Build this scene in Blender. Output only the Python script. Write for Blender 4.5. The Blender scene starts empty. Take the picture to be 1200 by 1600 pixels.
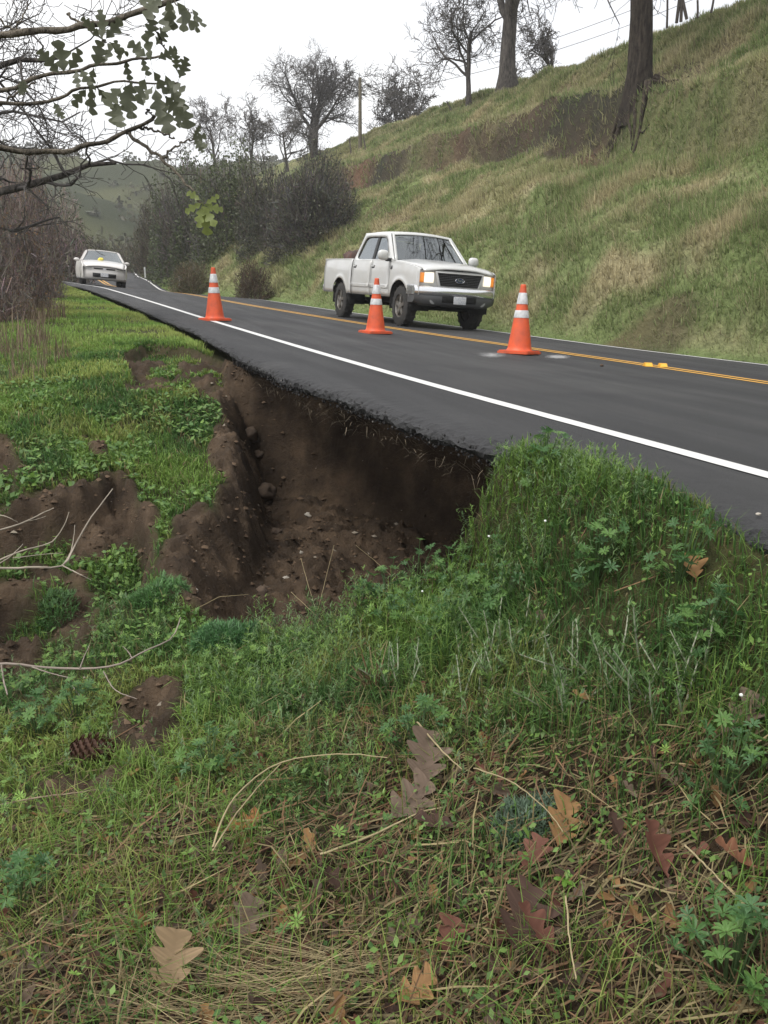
import bpy, bmesh, math, random
import numpy as np
from mathutils import Vector, Matrix
R = math.radians
rng = np.random.default_rng(7)
random.seed(7)
scene = bpy.context.scene
COL = scene.collection

# ------------------------------------------------------------------ camera
FPX, YH = 1340.0, 435.0                     # focal length and horizon row in a 1200x1600 frame
PITCH = math.atan((800 - YH) / FPX)
YAW = R(18.0)
ZC = 0.80
cam_d = bpy.data.cameras.new('camera')
cam = bpy.data.objects.new('camera', cam_d)
COL.objects.link(cam)
cam.location = (0, 0, ZC)
cam.rotation_euler = (math.pi / 2 - PITCH, 0, -YAW)
cam_d.sensor_fit = 'VERTICAL'
cam_d.sensor_height = 24.0
cam_d.sensor_width = 18.0
cam_d.lens = 24.0 * FPX / 1600.0
cam_d.clip_start = 0.05
cam_d.clip_end = 3000
scene.camera = cam

# ------------------------------------------------------------------ sky, sun, exposure
SUN_EL, SUN_AZ = 58.0, 250.0
world = bpy.data.worlds.new('World')
scene.world = world
world.use_nodes = True
nt = world.node_tree
nt.nodes.clear()
n_out = nt.nodes.new('ShaderNodeOutputWorld')
n_bg = nt.nodes.new('ShaderNodeBackground')
n_sky = nt.nodes.new('ShaderNodeTexSky')
n_sky.sky_type = 'NISHITA'
n_sky.sun_disc = False
n_sky.sun_elevation = R(SUN_EL)
n_sky.sun_rotation = R(SUN_AZ)
n_sky.air_density = 1.0
n_sky.dust_density = 3.0
n_tc = nt.nodes.new('ShaderNodeTexCoord')
n_map = nt.nodes.new('ShaderNodeMapping')
n_map.inputs['Scale'].default_value = (1.2, 1.2, 3.5)
n_noise = nt.nodes.new('ShaderNodeTexNoise')
n_noise.inputs['Scale'].default_value = 1.7
n_noise.inputs['Detail'].default_value = 6
n_noise.inputs['Roughness'].default_value = 0.55
n_ramp = nt.nodes.new('ShaderNodeValToRGB')
n_ramp.color_ramp.elements[0].position = 0.30
n_ramp.color_ramp.elements[0].color = (5.0, 5.15, 5.5, 1)
n_ramp.color_ramp.elements[1].position = 0.56
n_ramp.color_ramp.elements[1].color = (7.4, 7.4, 7.4, 1)
n_mix = nt.nodes.new('ShaderNodeMix')
n_mix.data_type = 'RGBA'
n_mix.inputs['Factor'].default_value = 0.93
nt.links.new(n_tc.outputs['Generated'], n_map.inputs['Vector'])
nt.links.new(n_map.outputs['Vector'], n_noise.inputs['Vector'])
nt.links.new(n_noise.outputs['Fac'], n_ramp.inputs['Fac'])
nt.links.new(n_sky.outputs['Color'], n_mix.inputs['A'])
nt.links.new(n_ramp.outputs['Color'], n_mix.inputs['B'])
nt.links.new(n_mix.outputs['Result'], n_bg.inputs['Color'])
n_bg.inputs['Strength'].default_value = 0.10
nt.links.new(n_bg.outputs['Background'], n_out.inputs['Surface'])
try:
    world.cycles.sampling_method = 'MANUAL'
    world.cycles.sample_map_resolution = 256
except Exception:
    pass

sun_d = bpy.data.lights.new('sun', 'SUN')
sun_d.energy = 1.4
sun_d.angle = R(25)
sun_d.color = (1.0, 0.97, 0.92)
sun = bpy.data.objects.new('sun', sun_d)
COL.objects.link(sun)
sun.rotation_euler = (R(90 - SUN_EL), 0, R(180 - SUN_AZ))
sun.location = (0, 0, 30)

vs = scene.view_settings
vs.view_transform = 'Standard'
vs.look = 'None'
vs.exposure = 0.98
vs.gamma = 1.0
vs.use_curve_mapping = False
scene.cycles.use_denoising = True
scene.cycles.max_bounces = 5
scene.cycles.diffuse_bounces = 2
scene.cycles.glossy_bounces = 2
scene.cycles.transmission_bounces = 4
scene.cycles.transparent_max_bounces = 8
scene.cycles.volume_bounces = 0
scene.cycles.caustics_reflective = False
scene.cycles.caustics_refractive = False

# ------------------------------------------------------------------ helpers: pixels <-> place
def dirw(u, v):
    s = 800 - v
    cx = u - 600
    cy = FPX * math.cos(PITCH) + s * math.sin(PITCH)
    cz = -FPX * math.sin(PITCH) + s * math.cos(PITCH)
    return np.array([cx * math.cos(YAW) + cy * math.sin(YAW), -cx * math.sin(YAW) + cy * math.cos(YAW), cz])
CAMP = np.array([0, 0, ZC])
def aty(u, v, y):
    d = dirw(u, v); return CAMP + d * (y / d[1])
def atz(u, v, z):
    d = dirw(u, v); return CAMP + d * ((z - ZC) / d[2])
def atd(u, v, r):
    d = dirw(u, v); return CAMP + d * (r / math.hypot(d[0], d[1]))
def proj(x, y, z):
    z = z - ZC
    cx = x * math.cos(YAW) - y * math.sin(YAW)
    ch = x * math.sin(YAW) + y * math.cos(YAW)
    dep = ch * math.cos(PITCH) - z * math.sin(PITCH)
    up = ch * math.sin(PITCH) + z * math.cos(PITCH)
    dep = np.where(dep < 0.05, 0.05, dep)
    return 600 + FPX * cx / dep, 800 - FPX * up / dep

# ------------------------------------------------------------------ helpers: numbers
def hash2(ix, iy, seed):
    n = (ix.astype(np.int64) * 374761393 + iy.astype(np.int64) * 668265263 + seed * 982451653) & 0x7fffffff
    n = ((n ^ (n >> 13)) * 1274126177) & 0x7fffffff
    n = n ^ (n >> 16)
    return (n & 0xffff) / 65535.0
def vnoise(x, y, seed=0):
    x = np.asarray(x, float); y = np.asarray(y, float)
    ix = np.floor(x); iy = np.floor(y)
    fx = x - ix; fy = y - iy
    fx = fx * fx * (3 - 2 * fx); fy = fy * fy * (3 - 2 * fy)
    a = hash2(ix, iy, seed); b = hash2(ix + 1, iy, seed); c = hash2(ix, iy + 1, seed); d = hash2(ix + 1, iy + 1, seed)
    return (a + (b - a) * fx) * (1 - fy) + (c + (d - c) * fx) * fy
def fbm(x, y, seed=0, octs=4, gain=0.5):
    t = 0; a = 1; n = 0
    for k in range(octs):
        t = t + a * vnoise(np.asarray(x) * 2 ** k + 17.3 * k, np.asarray(y) * 2 ** k - 9.1 * k, seed + k)
        n += a; a *= gain
    return t / n                              # 0..1
def sstep(e0, e1, x):
    t = np.clip((x - e0) / (e1 - e0), 0, 1); return t * t * (3 - 2 * t)
def inpoly(px, py, poly):
    px = np.asarray(px); py = np.asarray(py)
    ins = np.zeros(px.shape, bool)
    n = len(poly)
    for i in range(n):
        x0, y0 = poly[i][0], poly[i][1]; x1, y1 = poly[(i + 1) % n][0], poly[(i + 1) % n][1]
        if y0 == y1: continue
        c = ((y0 > py) != (y1 > py)) & (px < (x1 - x0) * (py - y0) / (y1 - y0) + x0)
        ins ^= c
    return ins
def segdist(px, py, a, b):
    ax, ay = a[0], a[1]; bx, by = b[0], b[1]
    dx, dy = bx - ax, by - ay
    t = np.clip(((px - ax) * dx + (py - ay) * dy) / (dx * dx + dy * dy + 1e-12), 0, 1)
    return np.hypot(px - ax - t * dx, py - ay - t * dy)

# ------------------------------------------------------------------ helpers: objects
def tag(o, label=None, cat=None, group=None, kind=None):
    if label: o['label'] = label
    if cat: o['category'] = cat
    if group: o['group'] = group
    if kind: o['kind'] = kind
    return o
def empty(name, loc=(0, 0, 0), rot=(0, 0, 0), label=None, cat=None, group=None):
    o = bpy.data.objects.new(name, None)
    o.empty_display_size = 0.2
    COL.objects.link(o)
    o.location = tuple(float(c) for c in loc); o.rotation_euler = rot
    return tag(o, label, cat, group)
def raw_mesh(name, V, F, col=None, smooth=False):
    """V (n,3); F an (m,k) array or a list of such arrays; col (n,3|4) point colours."""
    V = np.asarray(V, np.float32).reshape(-1, 3)
    Fs = F if isinstance(F, list) else [F]
    Fs = [np.asarray(f, np.int32) for f in Fs if len(f)]
    me = bpy.data.meshes.new(name)
    me.vertices.add(len(V)); me.vertices.foreach_set('co', V.ravel())
    loops = np.concatenate([f.ravel() for f in Fs]) if Fs else np.zeros(0, np.int32)
    tot = np.concatenate([np.full(len(f), f.shape[1], np.int32) for f in Fs]) if Fs else np.zeros(0, np.int32)
    st = np.concatenate([[0], np.cumsum(tot)[:-1]]).astype(np.int32) if len(tot) else tot
    me.loops.add(len(loops)); me.loops.foreach_set('vertex_index', loops)
    me.polygons.add(len(tot)); me.polygons.foreach_set('loop_start', st); me.polygons.foreach_set('loop_total', tot)
    me.polygons.foreach_set('use_smooth', np.full(len(tot), bool(smooth)))
    if col is not None:
        col = np.asarray(col, np.float32)
        if col.shape[1] == 3: col = np.concatenate([col, np.ones((len(col), 1), np.float32)], 1)
        at = me.color_attributes.new('Col', 'FLOAT_COLOR', 'POINT')
        at.data.foreach_set('color', col.ravel())
    me.update(calc_edges=True)
    return me
def obj(name, me, m=None, parent=None, loc=(0, 0, 0), rot=(0, 0, 0)):
    o = bpy.data.objects.new(name, me)
    COL.objects.link(o)
    o.location = tuple(float(c) for c in loc); o.rotation_euler = rot
    if m is not None and me is not None and len(me.materials) == 0: me.materials.append(m)
    if parent: o.parent = parent
    return o
class MB:
    """collects verts / faces of any size"""
    def __init__(s): s.V = []; s.F = []; s.n = 0
    def add(s, V, F):
        V = [tuple(map(float, v)) for v in V]
        s.V += V; s.F += [tuple(int(i) + s.n for i in f) for f in F]; s.n += len(V); return s
    def box(s, c, d, rot=None, bev=0.0):
        hx, hy, hz = d[0] / 2, d[1] / 2, d[2] / 2
        if bev <= 0:
            P = [Vector((x, y, z)) for x in (-hx, hx) for y in (-hy, hy) for z in (-hz, hz)]
            F = [(0, 1, 3, 2), (4, 6, 7, 5), (0, 4, 5, 1), (2, 3, 7, 6), (0, 2, 6, 4), (1, 5, 7, 3)]
        else:
            bm = bmesh.new(); bmesh.ops.create_cube(bm, size=1)
            for v in bm.verts: v.co = Vector((v.co.x * d[0], v.co.y * d[1], v.co.z * d[2]))
            bmesh.ops.bevel(bm, geom=list(bm.edges), offset=bev, segments=2, affect='EDGES', profile=0.6)
            bm.verts.index_update()
            P = [v.co.copy() for v in bm.verts]; F = [tuple(v.index for v in f.verts) for f in bm.faces]; bm.free()
        if rot is not None:
            M = rot if isinstance(rot, Matrix) else Matrix.Rotation(rot[1], 3, rot[0])
            P = [M @ p for p in P]
        return s.add([p + Vector(c) for p in P], F)
    def tube(s, pts, rad, n=8, caps=True):
        V, F = tube_arrays(pts, rad, n, caps); return s.add(V, F)
    def grid(s, P, close_u=False):
        P = np.asarray(P, float); nu, nv = P.shape[:2]
        F = []
        for i in range(nu if close_u else nu - 1):
            for j in range(nv - 1):
                a = i * nv + j; b = ((i + 1) % nu) * nv + j
                F.append((a, b, b + 1, a + 1))
        return s.add(P.reshape(-1, 3), F)
    def lathe(s, prof, n=32, axis='z', c=(0, 0, 0)):
        V = []; F = []; k = len(prof)
        for i in range(n):
            a = 2 * math.pi * i / n
            for r, h in prof:
                if axis == 'z': V.append((c[0] + r * math.cos(a), c[1] + r * math.sin(a), c[2] + h))
                elif axis == 'y': V.append((c[0] + r * math.cos(a), c[1] + h, c[2] + r * math.sin(a)))
                else: V.append((c[0] + h, c[1] + r * math.cos(a), c[2] + r * math.sin(a)))
        for i in range(n):
            for j in range(k - 1):
                F.append((i * k + j, ((i + 1) % n) * k + j, ((i + 1) % n) * k + j + 1, i * k + j + 1))
        return s.add(V, F)
    def prism(s, poly, h0, h1, axis='z'):
        n = len(poly)
        def pt(p, h):
            if axis == 'z': return (p[0], p[1], h)
            if axis == 'y': return (p[0], h, p[1])
            return (h, p[0], p[1])
        V = [pt(p, h0) for p in poly] + [pt(p, h1) for p in poly]
        F = [tuple(range(n - 1, -1, -1)), tuple(range(n, 2 * n))] + [(i, (i + 1) % n, n + (i + 1) % n, n + i) for i in range(n)]
        return s.add(V, F)
    def mesh(s, name, smooth=False, fix=True, auto=None):
        me = bpy.data.meshes.new(name)
        me.from_pydata(s.V, [], s.F)
        if fix:
            bm = bmesh.new(); bm.from_mesh(me)
            bmesh.ops.recalc_face_normals(bm, faces=bm.faces); bm.to_mesh(me); bm.free()
        if smooth or auto:
            me.polygons.foreach_set('use_smooth', [True] * len(me.polygons))
            if auto: me.set_sharp_from_angle(angle=R(auto))
        me.update(); return me
    def build(s, name, m, parent=None, smooth=False, auto=None, fix=True, **k):
        return obj(name, s.mesh(name, smooth, fix, auto), m, parent, **k)
def tube_arrays(pts, rad, n=8, caps=True):
    P = [Vector(p) for p in pts]
    if not hasattr(rad, '__len__'): rad = [rad] * len(P)
    V = []; F = []
    up = Vector((0.13, 0.27, 0.95))
    for i, p in enumerate(P):
        t = (P[min(i + 1, len(P) - 1)] - P[max(i - 1, 0)])
        t = t.normalized() if t.length > 1e-9 else Vector((0, 0, 1))
        a = t.cross(up)
        if a.length < 1e-3: a = t.cross(Vector((1, 0, 0)))
        a.normalize(); b = t.cross(a); up = b.cross(t) if False else up
        for k in range(n):
            w = 2 * math.pi * k / n
            V.append(p + (a * math.cos(w) + b * math.sin(w)) * rad[i])
    for i in range(len(P) - 1):
        for k in range(n):
            F.append((i * n + k, i * n + (k + 1) % n, (i + 1) * n + (k + 1) % n, (i + 1) * n + k))
    if caps:
        F.append(tuple(range(n - 1, -1, -1))); F.append(tuple((len(P) - 1) * n + k for k in range(n)))
    return V, F

# ------------------------------------------------------------------ materials
MATS = {}
def new_mat(name):
    m = bpy.data.materials.new(name); m.use_nodes = True
    return m, m.node_tree, m.node_tree.nodes['Principled BSDF']
def mat(name, col, rough=0.6, metal=0.0, col2=None, nscale=6.0, bump=0.0, bscale=40.0, spec=0.5, emit=None, estr=0.0, detail=5, dist=0.02, coat=0.0):
    if name in MATS: return MATS[name]
    m, t, b = new_mat(name)
    b.inputs['Base Color'].default_value = (*col, 1); b.inputs['Roughness'].default_value = rough
    b.inputs['Metallic'].default_value = metal; b.inputs['Specular IOR Level'].default_value = spec
    b.inputs['Coat Weight'].default_value = coat
    tc = t.nodes.new('ShaderNodeTexCoord')
    if col2 is not None:
        nz = t.nodes.new('ShaderNodeTexNoise'); nz.inputs['Scale'].default_value = nscale; nz.inputs['Detail'].default_value = detail
        rp = t.nodes.new('ShaderNodeValToRGB')
        rp.color_ramp.elements[0].position = 0.35; rp.color_ramp.elements[1].position = 0.68
        rp.color_ramp.elements[0].color = (*col, 1); rp.color_ramp.elements[1].color = (*col2, 1)
        t.links.new(tc.outputs['Object'], nz.inputs['Vector']); t.links.new(nz.outputs['Fac'], rp.inputs['Fac'])
        t.links.new(rp.outputs['Color'], b.inputs['Base Color'])
    if bump > 0:
        nb = t.nodes.new('ShaderNodeTexNoise'); nb.inputs['Scale'].default_value = bscale; nb.inputs['Detail'].default_value = 6
        bp = t.nodes.new('ShaderNodeBump'); bp.inputs['Strength'].default_value = bump; bp.inputs['Distance'].default_value = dist
        t.links.new(tc.outputs['Object'], nb.inputs['Vector']); t.links.new(nb.outputs['Fac'], bp.inputs['Height'])
        t.links.new(bp.outputs['Normal'], b.inputs['Normal'])
    if emit: b.inputs['Emission Color'].default_value = (*emit, 1); b.inputs['Emission Strength'].default_value = estr
    MATS[name] = m
    return m
def leaf_mat(name, rough=0.55, trans=0.3, spec=0.25, bump=0.0):
    """colour from the mesh's own Col attribute, some light passing through"""
    if name in MATS: return MATS[name]
    m, t, b = new_mat(name)
    at = t.nodes.new('ShaderNodeAttribute'); at.attribute_name = 'Col'
    t.links.new(at.outputs['Color'], b.inputs['Base Color'])
    b.inputs['Roughness'].default_value = rough; b.inputs['Specular IOR Level'].default_value = spec
    if trans > 0:
        tr = t.nodes.new('ShaderNodeBsdfTranslucent'); mx = t.nodes.new('ShaderNodeMixShader')
        mx.inputs['Fac'].default_value = trans
        t.links.new(at.outputs['Color'], tr.inputs['Color'])
        t.links.new(b.outputs['BSDF'], mx.inputs[1]); t.links.new(tr.outputs['BSDF'], mx.inputs[2])
        t.links.new(mx.outputs['Shader'], t.nodes['Material Output'].inputs['Surface'])
    MATS[name] = m
    return m
def glass_mat(name, tint=(0.25, 0.3, 0.3)):
    if name in MATS: return MATS[name]
    m, t, b = new_mat(name)
    t.nodes.remove(b)
    tr = t.nodes.new('ShaderNodeBsdfTransparent'); tr.inputs['Color'].default_value = (*tint, 1)
    gl = t.nodes.new('ShaderNodeBsdfGlossy'); gl.inputs['Roughness'].default_value = 0.02; gl.inputs['Color'].default_value = (0.9, 0.95, 0.97, 1)
    lw = t.nodes.new('ShaderNodeLayerWeight'); lw.inputs['Blend'].default_value = .5
    pw = math_node(t, 'ADD', math_node(t, 'MULTIPLY', math_node(t, 'POWER', lw.outputs['Facing'], 3.0), .8), .17, True)
    mx = t.nodes.new('ShaderNodeMixShader')
    t.links.new(pw, mx.inputs['Fac']); t.links.new(tr.outputs['BSDF'], mx.inputs[1]); t.links.new(gl.outputs['BSDF'], mx.inputs[2])
    t.links.new(mx.outputs['Shader'], t.nodes['Material Output'].inputs['Surface'])
    MATS[name] = m
    return m
def math_node(t, op, a, b=None, clamp=False):
    n = t.nodes.new('ShaderNodeMath'); n.operation = op; n.use_clamp = clamp
    for i, v in enumerate((a, b)):
        if v is None: continue
        if isinstance(v, (int, float)): n.inputs[i].default_value = v
        else: t.links.new(v, n.inputs[i])
    return n.outputs[0]
def noise_node(t, vec, scale, detail=4, rough=0.55, ntype='FBM'):
    n = t.nodes.new('ShaderNodeTexNoise'); n.inputs['Scale'].default_value = scale; n.inputs['Detail'].default_value = detail
    n.inputs['Roughness'].default_value = rough
    t.links.new(vec, n.inputs['Vector']); return n.outputs['Fac']
def ramp_node(t, fac, stops):
    n = t.nodes.new('ShaderNodeValToRGB'); cr = n.color_ramp
    while len(cr.elements) < len(stops): cr.elements.new(0.5)
    for e, (p, c) in zip(cr.elements, stops): e.position = p; e.color = (*c, 1) if len(c) == 3 else c
    t.links.new(fac, n.inputs['Fac']); return n.outputs['Color']
def mix_node(t, fac, a, b):
    n = t.nodes.new('ShaderNodeMix'); n.data_type = 'RGBA'
    for s, v in (('Factor', fac), ('A', a), ('B', b)):
        if isinstance(v, (int, float)): n.inputs[s].default_value = v
        elif isinstance(v, tuple): n.inputs[s].default_value = (*v, 1)
        else: t.links.new(v, n.inputs[s])
    return n.outputs['Result']
def bump_node(t, h, strength, dist, normal=None):
    n = t.nodes.new('ShaderNodeBump'); n.inputs['Strength'].default_value = strength; n.inputs['Distance'].default_value = dist
    t.links.new(h, n.inputs['Height'])
    if normal is not None: t.links.new(normal, n.inputs['Normal'])
    return n.outputs['Normal']

def ground_material():
    m, t, b = new_mat('soil_and_turf')
    tc = t.nodes.new('ShaderNodeTexCoord'); P = tc.outputs['Object']
    at = t.nodes.new('ShaderNodeAttribute'); at.attribute_name = 'Col'
    sep = t.nodes.new('ShaderNodeSeparateColor'); t.links.new(at.outputs['Color'], sep.inputs['Color'])
    n1 = noise_node(t, P, 3.0, 6, 0.6); n2 = noise_node(t, P, 22.0, 5, 0.65); n3 = noise_node(t, P, 110.0, 3, 0.7)
    soil = ramp_node(t, n1, [(0.30, (0.030, 0.021, 0.014)), (0.50, (0.070, 0.049, 0.032)), (0.70, (0.145, 0.100, 0.064))])
    soil = mix_node(t, math_node(t, 'MULTIPLY', n2, 0.55), soil, (0.032, 0.021, 0.014))
    speck = ramp_node(t, n3, [(0.66, (0, 0, 0)), (0.74, (1, 1, 1))])
    soil = mix_node(t, math_node(t, 'MULTIPLY', speck, 0.22), soil, (0.20, 0.16, 0.12))
    turf = ramp_node(t, n2, [(0.3, (0.028, 0.030, 0.012)), (0.55, (0.050, 0.052, 0.018)), (0.75, (0.075, 0.055, 0.028))])
    duff = ramp_node(t, n2, [(0.3, (0.012, 0.008, 0.006)), (0.55, (0.040, 0.024, 0.015)), (0.75, (0.085, 0.048, 0.028))])
    turf = mix_node(t, math_node(t, 'MULTIPLY', sep.outputs['Green'], .9), turf, duff)
    c = mix_node(t, sep.outputs['Red'], turf, soil)
    t.links.new(c, b.inputs['Base Color'])
    b.inputs['Roughness'].default_value = 0.92; b.inputs['Specular IOR Level'].default_value = 0.2
    h = math_node(t, 'ADD', math_node(t, 'MULTIPLY', n2, 1.0), math_node(t, 'MULTIPLY', n3, 0.35))
    t.links.new(bump_node(t, h, 0.9, 0.035), b.inputs['Normal'])
    return m
def asphalt_material():
    m, t, b = new_mat('asphalt')
    tc = t.nodes.new('ShaderNodeTexCoord'); P = tc.outputs['Object']
    mp = t.nodes.new('ShaderNodeMapping'); mp.inputs['Scale'].default_value = (1.3, 0.12, 1.0); t.links.new(P, mp.inputs['Vector'])
    streak = noise_node(t, mp.outputs['Vector'], 1.6, 5, 0.6)
    blot = noise_node(t, P, 0.9, 5, 0.6)
    agg = noise_node(t, P, 170.0, 2, 0.8)
    agg2 = noise_node(t, P, 60.0, 3, 0.7)
    base = ramp_node(t, math_node(t, 'ADD', math_node(t, 'MULTIPLY', streak, 0.6), math_node(t, 'MULTIPLY', blot, 0.4)),
                     [(0.33, (0.024, 0.024, 0.026)), (0.52, (0.034, 0.034, 0.036)), (0.68, (0.048, 0.047, 0.048))])
    fl = ramp_node(t, agg, [(0.60, (0, 0, 0)), (0.72, (1, 1, 1))])
    base = mix_node(t, math_node(t, 'MULTIPLY', fl, 0.35), base, (0.16, 0.155, 0.15))
    dk = ramp_node(t, agg2, [(0.30, (1, 1, 1)), (0.45, (0, 0, 0))])
    base = mix_node(t, math_node(t, 'MULTIPLY', dk, 0.5), base, (0.014, 0.014, 0.015))
    pat = ramp_node(t, noise_node(t, P, 0.35, 3, 0.5), [(0.50, (0, 0, 0)), (0.56, (1, 1, 1))])
    base = mix_node(t, math_node(t, 'MULTIPLY', pat, 0.18), base, (0.085, 0.083, 0.08))
    stn = ramp_node(t, noise_node(t, P, 2.4, 6, 0.7), [(0.62, (0, 0, 0)), (0.72, (1, 1, 1))])
    base = mix_node(t, math_node(t, 'MULTIPLY', stn, 0.35), base, (0.016, 0.016, 0.017))
    t.links.new(base, b.inputs['Base Color'])
    rg = ramp_node(t, streak, [(0.3, (0.82, 0.82, 0.82)), (0.7, (0.66, 0.66, 0.66))])
    t.links.new(rg, b.inputs['Roughness']); b.inputs['Specular IOR Level'].default_value = 0.35
    h = math_node(t, 'ADD', agg2, math_node(t, 'MULTIPLY', agg, 0.6))
    t.links.new(bump_node(t, h, 0.8, 0.012), b.inputs['Normal'])
    return m
def paint_material(name, col):
    m, t, b = new_mat(name)
    tc = t.nodes.new('ShaderNodeTexCoord'); P = tc.outputs['Object']
    n = noise_node(t, P, 45.0, 4, 0.75); n2 = noise_node(t, P, 2.5, 4, 0.6)
    wear = ramp_node(t, math_node(t, 'ADD', math_node(t, 'MULTIPLY', n, 0.65), math_node(t, 'MULTIPLY', n2, 0.35)), [(0.30, (1, 1, 1)), (0.42, (0, 0, 0))])
    dirt = mix_node(t, n2, col, tuple(c * 0.78 for c in col))
    t.links.new(mix_node(t, math_node(t, 'MULTIPLY', wear, 0.75), dirt, (0.07, 0.068, 0.065)), b.inputs['Base Color'])
    b.inputs['Roughness'].default_value = 0.6
    t.links.new(bump_node(t, n, 0.3, 0.004), b.inputs['Normal'])
    return m
M_GROUND = ground_material(); M_ASPH = asphalt_material()
M_WHITE = paint_material('white_road_paint', (0.72, 0.72, 0.70)); M_YELLOW = paint_material('yellow_road_paint', (0.68, 0.36, 0.055))
M_GRASS = leaf_mat('grass_blades', .55, .42); M_DRY = leaf_mat('dry_stalks', 0.7, 0.15)
M_TWIG = leaf_mat('bark_and_twigs', 0.9, 0.0, 0.15)
M_LEAF = leaf_mat('green_leaves', 0.45, 0.35, 0.35); M_LITTER = leaf_mat('fallen_leaves', 0.75, 0.2)

# ================================================================== THE GROUND AND THE ROAD
def table(rows, ys, col, sm=1.2):
    rows = np.array(rows, float)
    yy = np.arange(-12, 100, 0.25)
    v = np.interp(yy, rows[:, 1], rows[:, col])
    k = np.exp(-0.5 * (np.arange(-16, 17) * 0.25 / sm) ** 2); k /= k.sum()
    v = np.convolve(np.pad(v, 16, mode='edge'), k, mode='valid')
    return np.interp(ys, yy, v)
L_ROWS = [(2.95, -8, 0), (2.75, 0, 0), (2.62, 3, 0), (2.42, 6, 0), (2.28, 10, 0), aty(320, 498, 16.5), aty(270, 482, 21), aty(215, 465, 27),
          aty(160, 449, 34), (-2.0, 46, 0.72), (-2.9, 58, 0.90), (-3.2, 72, 1.12), (-3.0, 95, 1.7)]
R_ROWS = [(10.6, -8, -.53), (10.2, 0, -.51), (9.75, 6, -.48), (9.6, 11, -.47), aty(1000, 548, 13.2), aty(850, 528, 16), aty(749, 515, 18.5),
          aty(515, 484, 27), aty(400, 467, 36), aty(300, 460, 42), aty(253, 455, 46), aty(230, 438, 58), aty(215, 432, 70), (3.6, 95, 1.7)]
def xl(y): return table(L_ROWS, y, 0)
def zl(y): return table(L_ROWS, y, 2)
def xr(y): return table(R_ROWS, y, 0)
def zr(y): return table(R_ROWS, y, 2)
def road_z(x, y):
    a = xl(y); b = xr(y)
    return zl(y) + (zr(y) - zl(y)) * (x - a) / (b - a)
E_ROWS = [(2.05, -8), (1.95, 0), (1.90, 2.1), (2.0, 2.8), (1.86, 3.4), (1.75, 3.85), (1.66, 4.3), (1.55, 5.6), (1.43, 7), (1.33, 9.4), (1.30, 12.3)]
def xe(y):
    y = np.asarray(y, float)
    a = np.interp(y, [r[1] for r in E_ROWS], [r[0] for r in E_ROWS])
    far = xl(y) - 0.78
    k = sstep(11.5, 15, y)
    return a * (1 - k) + far * k

# --- control points of the slope below the road (x to the right of the viewer's path, y along the road)
CP = np.array([
 (-3,-1.5,-1.4),(-1,-1.5,-.95),(0,-.7,-.78),(1,-.7,-.52),(1.6,-.7,-.2),(1.95,-.7,-.2),
 (-2.2,1.3,-1.25),(-1,1.3,-1.02),(-.35,1.7,-.88),(.45,1.4,-.74),(1.0,1.3,-.55),(1.5,1.2,-.34),(1.9,1.3,-.05),
 (-1.5,2.4,-1.2),(-.5,2.8,-1.04),(.2,2.3,-.84),(.75,2.3,-.69),(1.2,2.0,-.52),(1.6,1.9,-.28),(1.86,2.1,-.02),
 (-1.5,3.4,-1.3),(-.5,3.5,-1.1),(.4,3.2,-.88),(.9,3.2,-.74),(1.25,3.1,-.62),(1.50,3.15,-.60),(1.55,3.42,-.58),(1.45,2.75,-.45),(1.65,2.75,-.08),(1.68,3.1,-.02),(1.68,3.45,-.02),(1.80,3.4,.03),(1.82,3.0,.04),(1.97,2.85,.03),
 (.3,4.2,-1.0),(.9,4.2,-.95),(.2,5,-.92),(.3,6,-.78),(.1,7,-.62),(.6,7,-.68),(.8,7.6,-.58),(.1,8,-.46),(.85,8.3,-.42),
 (-.4,5.5,-.84),(-.7,6.2,-.66),(-.8,7.5,-.46),(-1.5,6,-.95),(-3,6,-1.5),(-.6,4.7,-1.08),(-1.5,4.5,-1.32),(-3,4,-1.8),(-3,8,-1.0),
 (.2,9.2,-.22),(1.05,9.3,-.12),(-.8,9.3,-.28),(-1.2,11.5,-.18),(1,12,-.08),(0,12,-.1),(-2.5,12,-.35),(-5,12,-1.2),
 (1.1,16,-.02),(-1.5,16,.03),(-3.2,17,.05),(-6,18,-.4),(.9,22,.0),(-1.9,20,.14),(-5,24,.25),(.2,28,.18),(-3,30,.5),(-8,30,.2),
 (-.9,35,.48),(-3.2,34,.66),(-2.4,39,.86),(-5,40,.95),(-10,36,.5),(-3.2,46,.75),(-8,48,.8),(-4.4,60,.85),(-10,60,1.0),(-5,75,1.1),(-12,75,1.2),(-5,95,1.6),(-14,95,1.8),(-20,5,-4),(-20,30,-1.5),(-24,60,0.5),(-24,95,2)], float)
def tps_fit(P):
    n = len(P); s = np.array([1.0, 0.55])                        # the ground runs along the road
    X = P[:, :2] * s
    D = np.hypot(*(X[:, None] - X[None]).transpose(2, 0, 1))
    K = D                                                          # biharmonic in 3d kernel |r|
    A = np.zeros((n + 3, n + 3)); A[:n, :n] = K - 0.02 * np.eye(n); A[:n, n] = 1; A[:n, n + 1:] = X; A[n:, :n] = A[:n, n:].T
    b = np.zeros(n + 3); b[:n] = P[:, 2]
    w = np.linalg.solve(A, b)
    def f(x, y):
        sh = np.shape(x); q = np.stack([np.ravel(x) * s[0], np.ravel(y) * s[1]], -1)
        out = w[n] + q @ w[n + 1:]
        for i in range(n): out = out + w[i] * np.hypot(q[:, 0] - X[i, 0], q[:, 1] - X[i, 1])
        return out.reshape(sh)
    return f
tps = tps_fit(CP)
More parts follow.
